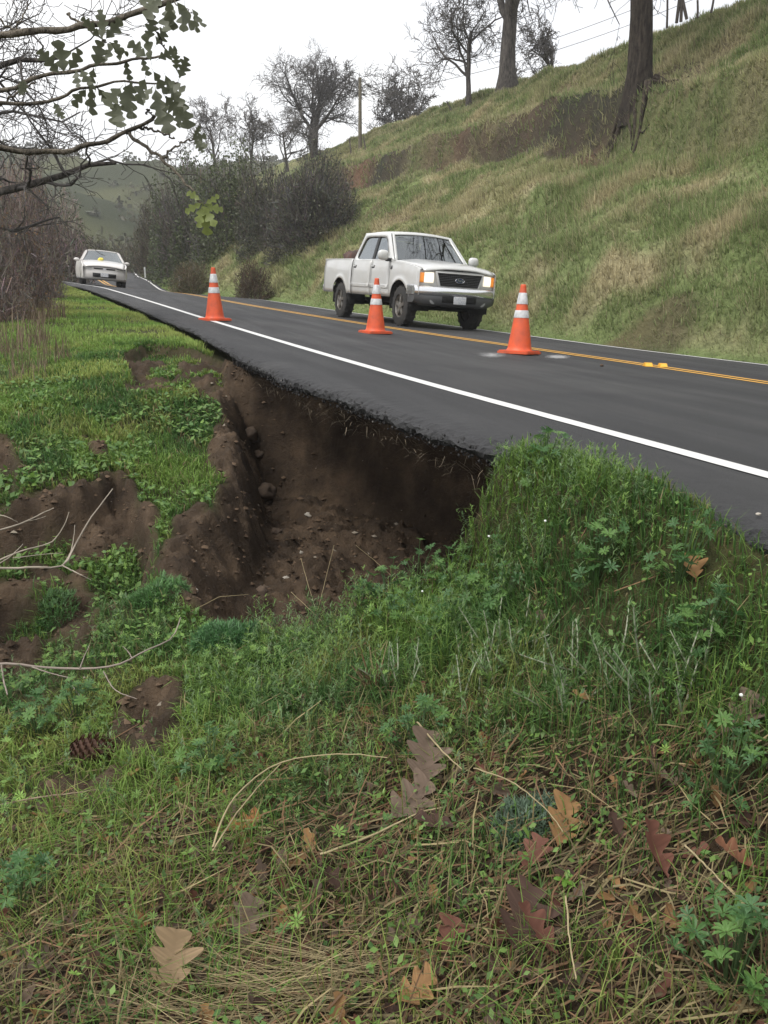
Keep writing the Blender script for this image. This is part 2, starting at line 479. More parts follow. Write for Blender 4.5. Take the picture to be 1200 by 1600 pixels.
# the washed-out hollow: corner x, y and how wide the fall from the edge after that corner is
CAV = [(1.64, 3.56, .06), (2.7, 3.62, .12), (3.25, 4.2, .14), (3.2, 5.8, .2), (2.6, 7.4, .3), (1.75, 8.7, .4), (1.18, 9.05, .5), (1.0, 8.3, .35),
       (.98, 7.4, .3), (.86, 6.5, .3), (.62, 5.8, .38), (.34, 5.3, .42), (.25, 4.75, .5), (.42, 4.2, .4), (.8, 3.9, .3), (1.2, 3.74, .2), (1.50, 3.58, .10)]
def upoly(px, z): return [tuple(atz(u, v, z)[:2]) for u, v in px]
# small scarps and hollows on the slipped bank: (polygon, drop, widths of fall: far side / near side)
HOLLOWS = [
 (upoly([(185, 572), (230, 562), (300, 566), (352, 578), (362, 604), (330, 612), (270, 604), (215, 606)], -.26), .16, .07),
 (upoly([(110, 775), (182, 742), (232, 778), (246, 815), (215, 850), (120, 868), (20, 872), (-60, 880), (-60, 790)], -.66), .26, .10),
 (upoly([(-80, 910), (60, 900), (135, 905), (150, 960), (120, 1010), (40, 1040), (-80, 1060)], -1.0), .12, .12),
 (upoly([(180, 1105), (230, 1080), (290, 1085), (280, 1150), (220, 1185), (180, 1160)], -1.0), .11, .12),
 (upoly([(-60, 690), (20, 690), (35, 740), (-60, 770)], -.5), .14, .1),
]
def cav_mask(x, y):
    wob = (fbm(x * 3, y * 3, 31, 3) - .5) * .12
    m = np.ones(np.shape(x))
    n = len(CAV)
    for i in range(n):
        d = segdist(x, y, CAV[i], CAV[(i + 1) % n]) + wob * min(1, CAV[i][2] * 3)
        m = np.minimum(m, np.clip(d / CAV[i][2], 0, 1))
    m = m * m * (3 - 2 * m) * .6 + m * .4
    return np.where(inpoly(x, y, CAV), m, 0)
SOIL_PX = [
 [(352, 560), (338, 640), (332, 700), (346, 760), (340, 806), (300, 790), (275, 815), (245, 850), (228, 890), (262, 930), (300, 958), (380, 968), (450, 985), (500, 965), (560, 925), (660, 892), (775, 892), (808, 830), (800, 690), (600, 640), (430, 560)],
 [(180, 576), (230, 560), (300, 566), (352, 578), (366, 604), (330, 618), (270, 606), (205, 610)],
 [(100, 775), (182, 740), (225, 775), (250, 815), (222, 855), (150, 880), (60, 872), (-40, 870), (-40, 790)],
 [(-40, 905), (70, 895), (140, 905), (152, 960), (150, 1010), (60, 1045), (-40, 1060)],
 [(185, 1105), (230, 1075), (290, 1080), (280, 1150), (220, 1190), (178, 1160)],
 [(58, 1250), (90, 1212), (150, 1200), (190, 1205), (180, 1235), (110, 1262)],
 [(-40, 685), (22, 688), (34, 735), (-40, 760)], [(120, 688), (160, 690), (172, 715), (140, 722)], [(240, 440 + 140), (330, 590), (330, 604), (250, 600)],
]
def ground_z(x, y):
    z = tps(x, y)
    z = z + (fbm(x * 1.3, y * 1.3, 5, 4) - .5) * .10 * sstep(0.5, 2, np.hypot(x, y)) + (fbm(x * 6, y * 6, 9, 3) - .5) * .045
    e = xe(y); rz = road_z(x, y)
    k = sstep(-.30, .12, x - e)
    near = sstep(3.78, 3.6, y)                                     # the grassy mound laps over the asphalt
    k = k * (1 - near) + near * sstep(-.02, .15, x - e)
    z = z * (1 - k) + (rz - .24) * k
    for poly, drop, w in HOLLOWS:
        n = len(poly); m = np.ones(np.shape(x))
        for i in range(n): m = np.minimum(m, np.clip((segdist(x, y, poly[i], poly[(i + 1) % n]) + (fbm(x * 5, y * 5, 77, 2) - .5) * .08) / w, 0, 1))
        z = z - drop * np.where(inpoly(x, y, poly), m, 0)
    cm = cav_mask(x, y)
    floor = -1.42 + (fbm(x * 2.2, y * 2.2, 41, 4) - .5) * .34 + .05 * np.clip(y - 6, 0, 3)
    z = z * (1 - cm) + np.minimum(floor, z) * cm
    return z, cm
def axis(segs):
    out = [segs[0][0]]
    for a, b, s0, s1 in segs:
        x = a
        while x < b - 1e-6:
            f = (x - a) / (b - a); x = min(b, x + s0 + (s1 - s0) * f); out.append(x)
    return np.array(out)
gx = axis([(-60, -9, 6, 1.0), (-9, -1.6, 0.8, 0.05), (-1.6, 3.4, 0.027, 0.027), (3.4, 4.6, .03, .3)])
gy = axis([(-4, 0.6, .3, .05), (0.6, 9.6, .03, .03), (9.6, 16, .04, .12), (16, 95, .15, 2.0)])
GX, GY = np.meshgrid(gx, gy, indexing='ij')
GZ, GCM = ground_z(GX, GY)
# never above the road beyond the mound
rz_ = road_z(GX, GY)
GZ = np.where((GX > xe(GY) + .05) & (GY > 3.75), np.minimum(GZ, rz_ - .18), GZ)
PU, PV = proj(GX, GY, GZ)
wob_u = (fbm(GX * 4, GY * 4, 51, 4) - .5) * 60; wob_v = (fbm(GX * 4 + 40, GY * 4, 52, 4) - .5) * 50
SOIL = np.zeros(GX.shape)
front = (GX * math.sin(YAW) + GY * math.cos(YAW) > 0.4) & (GY < 14)
for k_, poly in enumerate(SOIL_PX):
    m_ = inpoly(PU + wob_u, PV + wob_v, poly) & front
    if k_ == 0: m_ &= (GCM > .03) | (GY > 4.1)
    else: m_ &= fbm(GX * 5, GY * 5, 55, 4) > .40
    SOIL = np.maximum(SOIL, m_ * 1.0)
SOIL = np.maximum(SOIL, (GCM > 0.12) * 1.0)
gyx = np.gradient(GZ, gx, axis=0); gyy = np.gradient(GZ, gy, axis=1)
SLOPE = np.hypot(gyx, gyy)
SOIL = np.maximum(SOIL, sstep(1.2, 1.9, SLOPE) * front * (GY < 12) * (GY > 3.62))
for _ in range(2):
    SOIL[1:-1, 1:-1] = (SOIL[1:-1, 1:-1] * 2 + SOIL[2:, 1:-1] + SOIL[:-2, 1:-1] + SOIL[1:-1, 2:] + SOIL[1:-1, :-2]) / 6
# clods and rills on bare soil
rough = (np.abs(fbm(GX * 7, GY * 7, 61, 4) - .5) * -2 + .4) * .15 + (np.abs(fbm(GX * 17, GY * 17, 63, 3) - .5) * -2 + .4) * .07 + (fbm(GX * 3.5, GY * 3.5, 68, 3) - .5) * .16
GZ = GZ + rough * SOIL * (GX < xe(GY) + .1 + .9 * (GCM > .5))
LITT = sstep(3.1, 2.0, np.hypot(GX, GY) + (fbm(GX * 2.5, GY * 2.5, 160, 3) - .5) * 1.6 + np.clip(GX - 1.3, 0, 1) * 1.2)
ng = (len(gx), len(gy))
def grid_faces(nu, nv):
    i, j = np.meshgrid(np.arange(nu - 1), np.arange(nv - 1), indexing='ij')
    a = (i * nv + j).ravel(); b = ((i + 1) * nv + j).ravel()
    return np.stack([a, b, b + 1, a + 1], -1)
gcol = np.stack([SOIL, LITT, np.zeros_like(SOIL)], -1).reshape(-1, 3)
ground = obj('ground', raw_mesh('ground', np.stack([GX, GY, GZ], -1).reshape(-1, 3), grid_faces(*ng), gcol, True), M_GROUND)
tag(ground, kind='structure')
def bil(A, x, y):
    x = np.asarray(x, float); y = np.asarray(y, float)
    i = np.clip(np.searchsorted(gx, x) - 1, 0, len(gx) - 2); j = np.clip(np.searchsorted(gy, y) - 1, 0, len(gy) - 2)
    fx = np.clip((x - gx[i]) / (gx[i + 1] - gx[i]), 0, 1); fy = np.clip((y - gy[j]) / (gy[j + 1] - gy[j]), 0, 1)
    return (A[i, j] * (1 - fx) + A[i + 1, j] * fx) * (1 - fy) + (A[i, j + 1] * (1 - fx) + A[i + 1, j + 1] * fx) * fy
def gz(x, y): return bil(GZ, x, y)
def pix(u, v, zf=gz, d0=.5, d1=60):
    d = dirw(u, v); d = d / math.hypot(d[0], d[1])
    ts = np.geomspace(d0, d1, 2500)
    P = CAMP + ts[:, None] * d
    below = P[:, 2] < zf(P[:, 0], P[:, 1])
    k = int(np.argmax(below)) if below.any() else len(ts) - 1
    return P[k]

# --- asphalt slab
ry = axis([(-8, 2, .5, .25), (2, 10, .03, .03), (10, 20, .05, .4), (20, 95, .4, 2)])
def road_slab():
    cavk = sstep(3.3, 4.2, ry) * sstep(9.8, 8.4, ry)
    jit = (fbm(ry * .7, ry * 0 + 3, 71, 2) - .5) * .14 * cavk + (fbm(ry * 6, ry * 0 + 5.5, 73, 4, .65) - .5) * .05
    e = xe(ry) + jit
    thick = .088 + .05 * (fbm(ry * 5, ry * 0 + 2.5, 75, 4, .7) - .5)
    drop = .015 + .030 * cavk
    b = xr(ry) + .32 + (fbm(ry * 1.5, ry * 0 + 9, 72, 3) - .5) * .15
    X = []; Z = []
    def add(x, dz, amp=0.0, k=0):
        n1 = (fbm(ry * 16, ry * 0 + 7.3 * k, 81, 3, .7) - .5) * 2 * amp; n2 = (fbm(ry * 16, ry * 0 + 5.1 * k + 50, 82, 3, .7) - .5) * 2 * amp
        X.append(x + n1); Z.append(road_z(x, ry) + dz + n2)
    add(b - 1.5, -.17); add(e + 1.8, -thick - .03); add(e + .9, -thick - drop * .4, .02, 1); add(e + .5, -thick - drop * .7, .03, 2); add(e + .28, -thick - drop * .9, .035, 3); add(e + .15, -thick - drop - .01, .035, 4)
    add(e + .07, -thick - drop - .005, .03, 5)
    for i, (dx, f) in enumerate(((.035, .92), (.012, .78), (.0, .62), (.0, .46), (.012, .30), (.035, .16))): add(e + dx, -thick * f - drop * (.96 + .04 * f), .020, 6 + i)
    for i, (dx, f, am) in enumerate(((.07, .80, .010), (.12, .60, .007), (.18, .40, .005), (.25, .23, .003), (.34, .09, .002), (.45, .0, .0))): add(e + dx, -drop * f, am, 13 + i)
    for f in np.linspace(.08, .92, 14): add(e + .45 + (b - .3 - e - .45) * f, 0 * e)
    add(b - .12, 0 * e); add(b, -.03); add(b + .02, -.15); add(b - 1.0, -.17)
    V = np.stack([np.array(X), np.tile(ry, (len(X), 1)), np.array(Z)], -1)
    return V
RV = road_slab()
road = obj('road', raw_mesh('road', RV.reshape(-1, 3), grid_faces(*RV.shape[:2])[:, ::-1], None, True), M_ASPH)
_nf = len(ry) - 1
_sm = np.ones(len(road.data.polygons), bool); _sm[2 * _nf:15 * _nf] = False
road.data.polygons.foreach_set('use_smooth', _sm)
tag(road, kind='structure')
def stripe(name, cfun, w, m, dz=.005, y0=-8, y1=95):
    yy = np.concatenate([np.arange(y0, 20, .15), np.arange(20, y1, .6)])
    yy = yy[(yy >= y0) & (yy <= y1)]
    c = cfun(yy)
    ww = w / 2 * (1 + (fbm(yy * 5, yy * 0, 90, 3) - .5) * .12)
    X = np.stack([c - ww, c - ww * .33, c + ww * .33, c + ww]); Y = np.tile(yy, (4, 1)); Z = road_z(X, Y) + dz
    V = np.stack([X, Y, Z], -1)
    o = obj(name, raw_mesh(name, V.reshape(-1, 3), grid_faces(4, len(yy))[:, ::-1]), m)
    tag(o, kind='structure'); return o
def xyel(y):
    a = xl(y); b = xr(y)
    return a + (b - a) * np.interp(y, [0, 8, 13, 18, 25, 40, 70], [.613, .603, .588, .555, .54, .52, .5])
stripe('edge_line', xl, .125, M_WHITE)
stripe('edge_line', xr, .11, M_WHITE)
stripe('centre_line', lambda y: xyel(y) - .11, .105, M_YELLOW)
stripe('centre_line', lambda y: xyel(y) + .11, .105, M_YELLOW)

# ================================================================== THE HILLSIDE ABOVE THE ROAD
CREST = [(22.5, -30, 9.0), (21.5, 5, 9.3), (22.5, 25, 9.7), (24, 49, 11.5), (22.5, 69, 11.9), (20, 90, 12.2), (17, 120, 12.5), (15, 160, 13)]
def crest(y, k): return np.interp(y, [c[1] for c in CREST], [c[k] for c in CREST])
PT = [0, .045, .075, .11, .2, .45, .70, .88, 1.0, 1.12, 1.3, 2.0, 4.0]
PH = [0, .0, .02, .085, .2, .44, .685, .885, 1.0, 1.045, 1.08, 1.12, 1.3]
def band_t(y): return np.interp(y, [8, 20, 26, 30, 37, 45, 60, 90], [.53, .52, .58, .63, .66, .58, .50, .5])
def hill_base(t, y):
    sc = t - band_t(y); sc = (sstep(-.022, .022, sc) - .5) * np.exp(-(sc / .10) ** 2) * 1.5
    a = zr(y) - .12
    return a + (crest(y, 2) - a) * np.interp(t, PT, PH) + sc
def hill_t(x, y): return (x - (xr(y) + .25)) / (crest(y, 0) - xr(y) - .25)
def hill_z(x, y):
    t = hill_t(x, y); z = hill_base(np.maximum(t, 0), y)
    k = sstep(.03, .14, t)
    z = z + k * ((fbm(x * .35, y * .22, 101, 4) - .5) * .9 + (fbm(x * .9, y * .7, 103, 4) - .5) * .7 + (fbm(x * 3.0, y * 2.6, 105, 2) - .5) * .22)
    tb = t - band_t(y) + .70; band = sstep(.60, .68, tb) * sstep(.80, .74, tb)
    z = z + band * (fbm(x * .8, y * .5, 107, 3) - .5) * .6
    return np.where(t < 0, z - .2, z)
hy = axis([(-14, 10, .8, .3), (10, 45, .25, .4), (45, 130, .5, 2)])
ht = np.concatenate([[-.08, -.02], np.linspace(0, 1.1, 95), np.linspace(1.14, 4, 24)])
HT, HY = np.meshgrid(ht, hy, indexing='ij')
HX = xr(HY) + .25 + HT * (crest(HY, 0) - xr(HY) - .25)
HZ = hill_z(HX, HY)
def hill_soil(x, y):
    t = hill_t(x, y); t = t - band_t(y) + .70
    band = sstep(.605, .66, t + (fbm(x * .9, y * .6, 111, 4) - .5) * .16) * sstep(.83, .74, t + (fbm(x * .9, y * .6, 112, 4) - .5) * .16)
    patch = np.maximum(sstep(.36, .52, fbm(x * .28, y * .10, 115, 3)), sstep(24, 27, y) * sstep(46, 40, y) * (.55 + .45 * sstep(.35, .5, fbm(x * .9, y * .5, 119, 3))))
    s = band * (.40 + .60 * patch)
    tc = np.hypot((x - 18.3) / 2.4, (y - 27.5) / 3.2)
    s = np.maximum(s, sstep(1.25, .6, tc + (fbm(x, y, 117, 3) - .5) * .6))
    s = np.maximum(s, sstep(.66, .76, fbm(x * .5, y * .35, 118, 3)) * .7 * (t > .2))
    return s
def hill_col(x, y):
    n = fbm(x * .25, y * .22, 121, 4)[..., None]; n2 = fbm(x * 1.1, y * 1.0, 122, 3)[..., None]; t = hill_t(x, y)[..., None]
    straw = np.array([.52, .46, .285]); olive = np.array([.37, .37, .19]); green = np.array([.225, .30, .115])
    a = sstep(.36, .58, n * .6 + n2 * .4)
    c = straw * (1 - a) + olive * a
    g = np.maximum(sstep(.42, .60, n2 * .55 + (1 - n) * .45) * .85, sstep(.12, .04, t))
    c = c * (1 - g) + green * g
    top = sstep(.80, .95, t) * sstep(1.06, .98, t)
    return c * (1 - .55 * top) + np.array([.17, .19, .08]) * .55 * top
hs = hill_soil(HX, HY)[..., None]
hcol = hill_col(HX, HY) * .8 * (1 - hs) + hs * (np.array([.095, .072, .052]) + (fbm(HX * .6, HY * .4, 131, 3)[..., None] - .45) * np.array([.16, .07, .04]))
def hill_material():
    m, t, b = new_mat('hill_turf')
    tc = t.nodes.new('ShaderNodeTexCoord'); P = tc.outputs['Object']
    at = t.nodes.new('ShaderNodeAttribute'); at.attribute_name = 'Col'
    n = noise_node(t, P, 5.0, 6, 0.7); n2 = noise_node(t, P, 28.0, 4, 0.7)
    k = math_node(t, 'ADD', math_node(t, 'MULTIPLY', n, .9), math_node(t, 'MULTIPLY', n2, .5))
    dk = mix_node(t, ramp_node(t, k, [(.45, (0, 0, 0)), (.85, (1, 1, 1))]), (0.45, 0.45, 0.45), (1.15, 1.15, 1.1))
    mu = t.nodes.new('ShaderNodeMix'); mu.data_type = 'RGBA'; mu.blend_type = 'MULTIPLY'; mu.inputs['Factor'].default_value = 1
    t.links.new(at.outputs['Color'], mu.inputs['A']); t.links.new(dk, mu.inputs['B'])
    t.links.new(mu.outputs['Result'], b.inputs['Base Color'])
    b.inputs['Roughness'].default_value = .95; b.inputs['Specular IOR Level'].default_value = .1
    t.links.new(bump_node(t, k, 1.0, .12), b.inputs['Normal'])
    return m
M_HILL = hill_material()
hill = obj('hillside', raw_mesh('hillside', np.stack([HX, HY, HZ], -1).reshape(-1, 3), grid_faces(*HX.shape), hcol.reshape(-1, 3), True), M_HILL)
tag(hill, kind='structure')
def hzs(x, y): return hill_z(np.asarray(x, float), np.asarray(y, float))

# ================================================================== FAR COUNTRY
fx_ = axis([(-500, -200, 40, 12), (-200, 200, 6, 6), (200, 500, 12, 40)]); fy_ = axis([(-300, 60, 60, 15), (60, 420, 5, 5), (420, 700, 10, 40)])
FX, FY = np.meshgrid(fx_, fy_, indexing='ij')
def far_z(x, y):
    base = -4.5 + 5 * sstep(40, 140, y)
    a = np.interp(x, [-300, -120, -60, -25, 0, 20, 45, 90, 160, 400], [52, 48, 45, 44, 42, 42, 44, 40, 44, 52])
    rise = sstep(120, 300, y + (fbm(x * .02, y * .012, 141, 3) - .5) * 80)
    spur = np.abs(((x * .85 + y * .35 + (fbm(x * .015, y * .015, 144, 3) - .5) * 60) / 46) % 1 - .5) * 2
    z = base + rise * (a - 5) * (.80 + .28 * (fbm(x * .012, y * .012, 143, 3))) - rise * sstep(330, 270, y) * (1 - spur) * 9
    return z + (fbm(x * .05, y * .05, 145, 3) - .5) * 2.5 * rise + np.maximum(0, (y - 320)) * .012
FZ = far_z(FX, FY)
fn = fbm(FX * .03, FY * .05, 151, 4)[..., None]
fcol = np.array([.040, .048, .024]) * (1 - sstep(.4, .6, fn)) + np.array([.085, .09, .042]) * sstep(.4, .6, fn)
farg = obj('far_hills', raw_mesh('far_hills', np.stack([FX, FY, FZ], -1).reshape(-1, 3), grid_faces(*FX.shape), fcol.reshape(-1, 3), True), M_HILL)
tag(farg, kind='structure')

# ================================================================== GRASS
def blades(P, h, w, az, lean, curl, cb, ct):
    n = len(P); d = np.stack([np.cos(az), np.sin(az), 0 * az], -1); wd = np.stack([-np.sin(az), np.cos(az), 0 * az], -1) * (w / 2)[:, None]
    up = np.array([0, 0, 1.0])
    def step(l, a): return (up * np.cos(a)[:, None] + d * np.sin(a)[:, None]) * l[:, None]
    m = P + step(h * .55, lean); t = m + step(h * .5, np.minimum(lean + curl, 2.2))
    V = np.stack([P - wd, P + wd, m - wd * .75, m + wd * .75, t], 1).reshape(-1, 3)
    b = (np.arange(n) * 5)[:, None]
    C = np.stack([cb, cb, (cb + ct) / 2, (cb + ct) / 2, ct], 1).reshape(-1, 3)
    return V, [np.concatenate([b, b + 1, b + 3, b + 2], 1), np.concatenate([b + 2, b + 3, b + 4], 1)], C
def join(parts):
    V = []; Q = []; T = []; C = []; o = 0
    for v, f, c in parts:
        V.append(v); C.append(c)
        for a in f: (Q if a.shape[1] == 4 else T).append(a + o)
        o += len(v)
    F = []
    if Q: F.append(np.concatenate(Q))
    if T: F.append(np.concatenate(T))
    return np.concatenate(V), F, np.concatenate(C)
def U(a, b, n): return rng.uniform(a, b, n)
def sector(n, b0, b1, d0, d1, power=1.0):
    """points with density falling with distance; power 2 = even over the area"""
    b = np.radians(U(b0, b1, n)); d = (U(d0 ** power, d1 ** power, n)) ** (1 / power)
    return d * np.sin(b), d * np.cos(b), d
FRESH = np.array([.195, .315, .066]); DEEP = np.array([.080, .170, .048]); YEL = np.array([.32, .35, .10]); STRAW = np.array([.36, .29, .15]); RUST = np.array([.17, .10, .055])
def litter(x, y):                                                   # leaf litter share of the foreground, 0..1
    return sstep(2.9, 2.0, np.hypot(x, y) + (fbm(x * 2.5, y * 2.5, 160, 3) - .5) * 1.6 + np.clip(x - 1.3, 0, 1) * 1.2)
def grass_cols(x, y, n):
    a = fbm(x * 1.6, y * 1.2, 161, 4)[:, None]; r = rng.random((n, 1))
    c = DEEP + (FRESH - DEEP) * sstep(.32, .6, a + (r - .5) * .25)
    c = c + (YEL - c) * (sstep(.56, .8, fbm(x * 2.4 + 9, y * 2.4, 162, 3)[:, None] + (rng.random((n, 1)) - .5) * .3)) * .8
    return c
def near_grass():
    parts = []
    n = 345000
    x, y, d = sector(n, -16, 56, .7, 12.5, 1.45)
    x2, y2, d2 = sector(55000, -50, -16, .8, 9, 1.45); x, y, d = np.concatenate([x, x2]), np.concatenate([y, y2]), np.concatenate([d, d2]); n = len(x)
    soil = bil(SOIL, x, y); z = gz(x, y); lit = litter(x, y); e = xe(y)
    dens = (1 - sstep(.12, .55, soil + (rng.random(n) - .5) * .25)) * (.42 + .58 * sstep(.30, .55, fbm(x * 3, y * 3, 163, 3)))
    dens = dens * (1 - .66 * lit)
    dens = dens * (x < e + np.where(y < 3.62, .03 + .10 * (fbm(y * 3, y * 0, 164, 2) - .4), -.02))
    dens = np.where((z < -3.5) | (x < -7), 0, dens)
    k = rng.random(n) < dens
    x, y, z, d, lit = x[k], y[k], z[k], d[k], lit[k]; n = len(x)
    tall = fbm(x * 1.8, y * 1.8, 165, 3)
    edge = sstep(.0, .35, e[k] - x); h = (.045 + .085 * tall + .035 * rng.random(n)) * (.65 + .35 * edge) * (1 + .25 * (x > 1.1) * (y < 4)) * np.where(y > 4.5, .85, 1.0)
    h = h * (.75 + .5 * rng.random(n) ** 2) * (1 + .75 * lit * rng.random(n))
    w = (.0036 + .0032 * rng.random(n)) * np.clip(d / 3.2, .72, 3.0)
    az = U(0, 2 * math.pi, n) ; az = np.where(rng.random(n) < .35, 3.6 + rng.normal(0, .6, n), az)
    c = grass_cols(x, y, n); tw = rng.random((n, 1))
    c = c * (.78 + .45 * rng.random((n, 1)))
    dry = (rng.random(n) < (.05 + .22 * lit))[:, None]
    c = np.where(dry, STRAW * (.55 + .5 * tw), c)
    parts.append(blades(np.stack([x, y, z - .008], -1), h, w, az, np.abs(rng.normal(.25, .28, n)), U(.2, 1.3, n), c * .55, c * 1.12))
    V, F, C = join(parts)
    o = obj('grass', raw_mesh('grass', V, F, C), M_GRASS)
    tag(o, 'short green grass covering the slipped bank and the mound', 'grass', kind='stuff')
near_grass()
def clover():
    """low leafy cover between the blades: small rounded leaf pairs"""
    n = 90000
    x, y, d = sector(n, -16, 56, .9, 11, 1.4)
    k = (bil(SOIL, x, y) < .3) & (x < xe(y) - .06) & (rng.random(n) < sstep(.42, .6, fbm(x * 2.1, y * 2.1, 171, 3))) & (rng.random(n) > .45 * litter(x, y)) & (x > -3)
    x, y, d = x[k], y[k], d[k]; n = len(x); z = gz(x, y) + U(.008, .075, n)
    s = U(.007, .017, n) * np.clip(d / 3.4, .75, 2); a = U(0, 6.28, n); ti = rng.normal(0, .45, n)
    dx = np.stack([np.cos(a), np.sin(a), ti], -1) * s[:, None]; dy = np.stack([-np.sin(a), np.cos(a), rng.normal(0, .4, n)], -1) * s[:, None] * .62
    P = np.stack([x, y, z], -1)
    V = np.stack([P - dx, P + dy, P + dx, P - dy], 1).reshape(-1, 3); b = (np.arange(n) * 4)[:, None]
    c = (DEEP * .9 + (FRESH - DEEP) * rng.random((n, 1)) * .8) * (.8 + .5 * rng.random((n, 1)))
    o = obj('clover', raw_mesh('clover', V, np.concatenate([b, b + 1, b + 2, b + 3], 1), np.repeat(c, 4, 0)), M_LEAF)
    tag(o, 'low leafy ground cover between the grass', 'ground cover', kind='stuff')
clover()
def straw_and_needles():
    n = 22000
    x, y, d = sector(n, -16, 56, .75, 4.6, 1.3)
    lit = litter(x, y); soil = bil(SOIL, x, y)
    k = (rng.random(n) < (.04 + .62 * lit)) & (x < xe(y) - .25) & (soil < .7) & (x > -2.5)
    x, y, d = x[k], y[k], d[k]; n = len(x)
    L = U(.06, .24, n) * (.6 + .8 * rng.random(n) ** 3); a = np.where(rng.random(n) < .5, rng.normal(.2, .5, n), U(0, 6.28, n)); w = U(.0010, .0022, n)
    ti = rng.normal(.05, .22, n)
    P0 = np.stack([x, y, gz(x, y) + U(.004, .05, n)], -1)
    dr = np.stack([np.cos(a), np.sin(a), ti], -1); sd = np.stack([-np.sin(a), np.cos(a), 0 * a], -1)
    bend = (sd * rng.normal(0, .12, n)[:, None] + np.array([0, 0, 1.]) * rng.normal(.02, .05, n)[:, None]) * L[:, None]
    P1 = P0 + dr * (L * .5)[:, None] + bend; P2 = P0 + dr * L[:, None]
    for P in (P1, P2): P[:, 2] = np.maximum(P[:, 2], gz(P[:, 0], P[:, 1]) + .006)
    wv = sd * w[:, None] + np.array([0, 0, 1.]) * (w * .6)[:, None]
    V = np.stack([P0 - wv, P0 + wv, P1 - wv, P1 + wv, P2 - wv * .4, P2 + wv * .4], 1).reshape(-1, 3); b = (np.arange(n) * 6)[:, None]
    F = np.concatenate([np.concatenate([b, b + 1, b + 3, b + 2], 1), np.concatenate([b + 2, b + 3, b + 5, b + 4], 1)])
    r = rng.random((n, 1)); kind = (rng.random(n) < .42)[:, None]
    c = np.where(kind, RUST * (.6 + .9 * r), STRAW * (.24 + .72 * r ** 2))
    o = obj('straw', raw_mesh('straw', V, F, np.repeat(c, 6, 0)), M_DRY)
    tag(o, 'dry straw and pine needles strewn over the foreground', 'straw', kind='stuff')
straw_and_needles()
def verge_grass():
    n = 72000
    y = 9.5 + 40 * rng.random(n) ** 1.7; x = xe(y) - .02 - 7 * rng.random(n) ** 1.3
    d = np.hypot(x, y); k = (bil(SOIL, x, y) < .4)
    x, y, d = x[k], y[k], d[k]; n = len(x)
    left = sstep(1.7, 3.2, xe(y) - x - .06 * y + (fbm(x, y * .6, 175, 3) - .5) * 1.2)
    h = (.03 + .15 * fbm(x * 1.5, y * 1.2, 176, 3) ** 1.6) * (1 + 2.0 * left * rng.random(n)); w = .0035 * d / 3.4
    a = fbm(x * .8, y * .5, 177, 4)[:, None]
    c = DEEP * .2 + FRESH * 1.05 + (YEL - FRESH) * sstep(.30, .58, a) * .9
    c = c + (STRAW * .75 - c) * (left * .85 + .15 * sstep(.58, .7, fbm(x * 1.3, y * .9, 178, 3)))[:, None]
    c = c * (.8 + .4 * rng.random((n, 1)))
    V, F, C = join([blades(np.stack([x, y, gz(x, y) - .01], -1), h, w, U(0, 6.28, n), np.abs(rng.normal(.2, .25, n)), U(.1, .8, n), c * .65, c * 1.1)])
    tag(obj('verge_grass', raw_mesh('verge_grass', V, F, C), M_GRASS), 'bright green grass on the verge beside the far road edge', 'grass', kind='stuff')
verge_grass()
def hill_grass():
    n = 540000
    y = 6 + 74 * rng.random(n) ** 1.35; t = rng.random(n) ** .9 * 1.12
    x = xr(y) + .25 + t * (crest(y, 0) - xr(y) - .25)
    s = hill_soil(x, y); k = rng.random(n) > np.minimum(s * .72, .9)
    k &= rng.random(n) < .35 + .65 * sstep(.3, .5, fbm(x * 1.6, y * 1.4, 183, 3))
    x, y, t = x[k], y[k], t[k]; n = len(x); d = np.hypot(x, y); z = hzs(x, y)
    verge = sstep(.10, .05, t)
    h = (.10 + .34 * fbm(x * .8, y * .8, 181, 3) ** 1.3 * (1 + .5 * rng.random(n))) * (1 - .70 * verge); w = .0013 * d * U(.6, 1.5, n)
    az = math.pi + rng.normal(0, .9, n); le = np.clip(np.abs(rng.normal(.75, .45, n)), 0, 1.7)   # long grass hangs down the slope, towards the road
    c = hill_col(x, y) * (.62 + .75 * rng.random((n, 1)) ** 1.2)
    r = rng.random((n, 1)); c = np.where(r < .16, np.array([.46, .41, .26]) * (.7 + .5 * rng.random((n, 1))), c)
    P = np.stack([x, y, z - .03], -1); wd = np.stack([-np.sin(az), np.cos(az), 0 * az], -1) * (w / 2)[:, None]
    tip = P + np.stack([np.cos(az) * np.sin(le), np.sin(az) * np.sin(le), np.cos(le)], -1) * h[:, None]
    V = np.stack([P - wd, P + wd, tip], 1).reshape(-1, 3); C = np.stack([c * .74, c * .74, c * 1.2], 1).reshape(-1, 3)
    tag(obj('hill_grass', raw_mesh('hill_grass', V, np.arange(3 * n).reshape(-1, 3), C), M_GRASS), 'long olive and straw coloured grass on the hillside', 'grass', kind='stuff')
hill_grass()
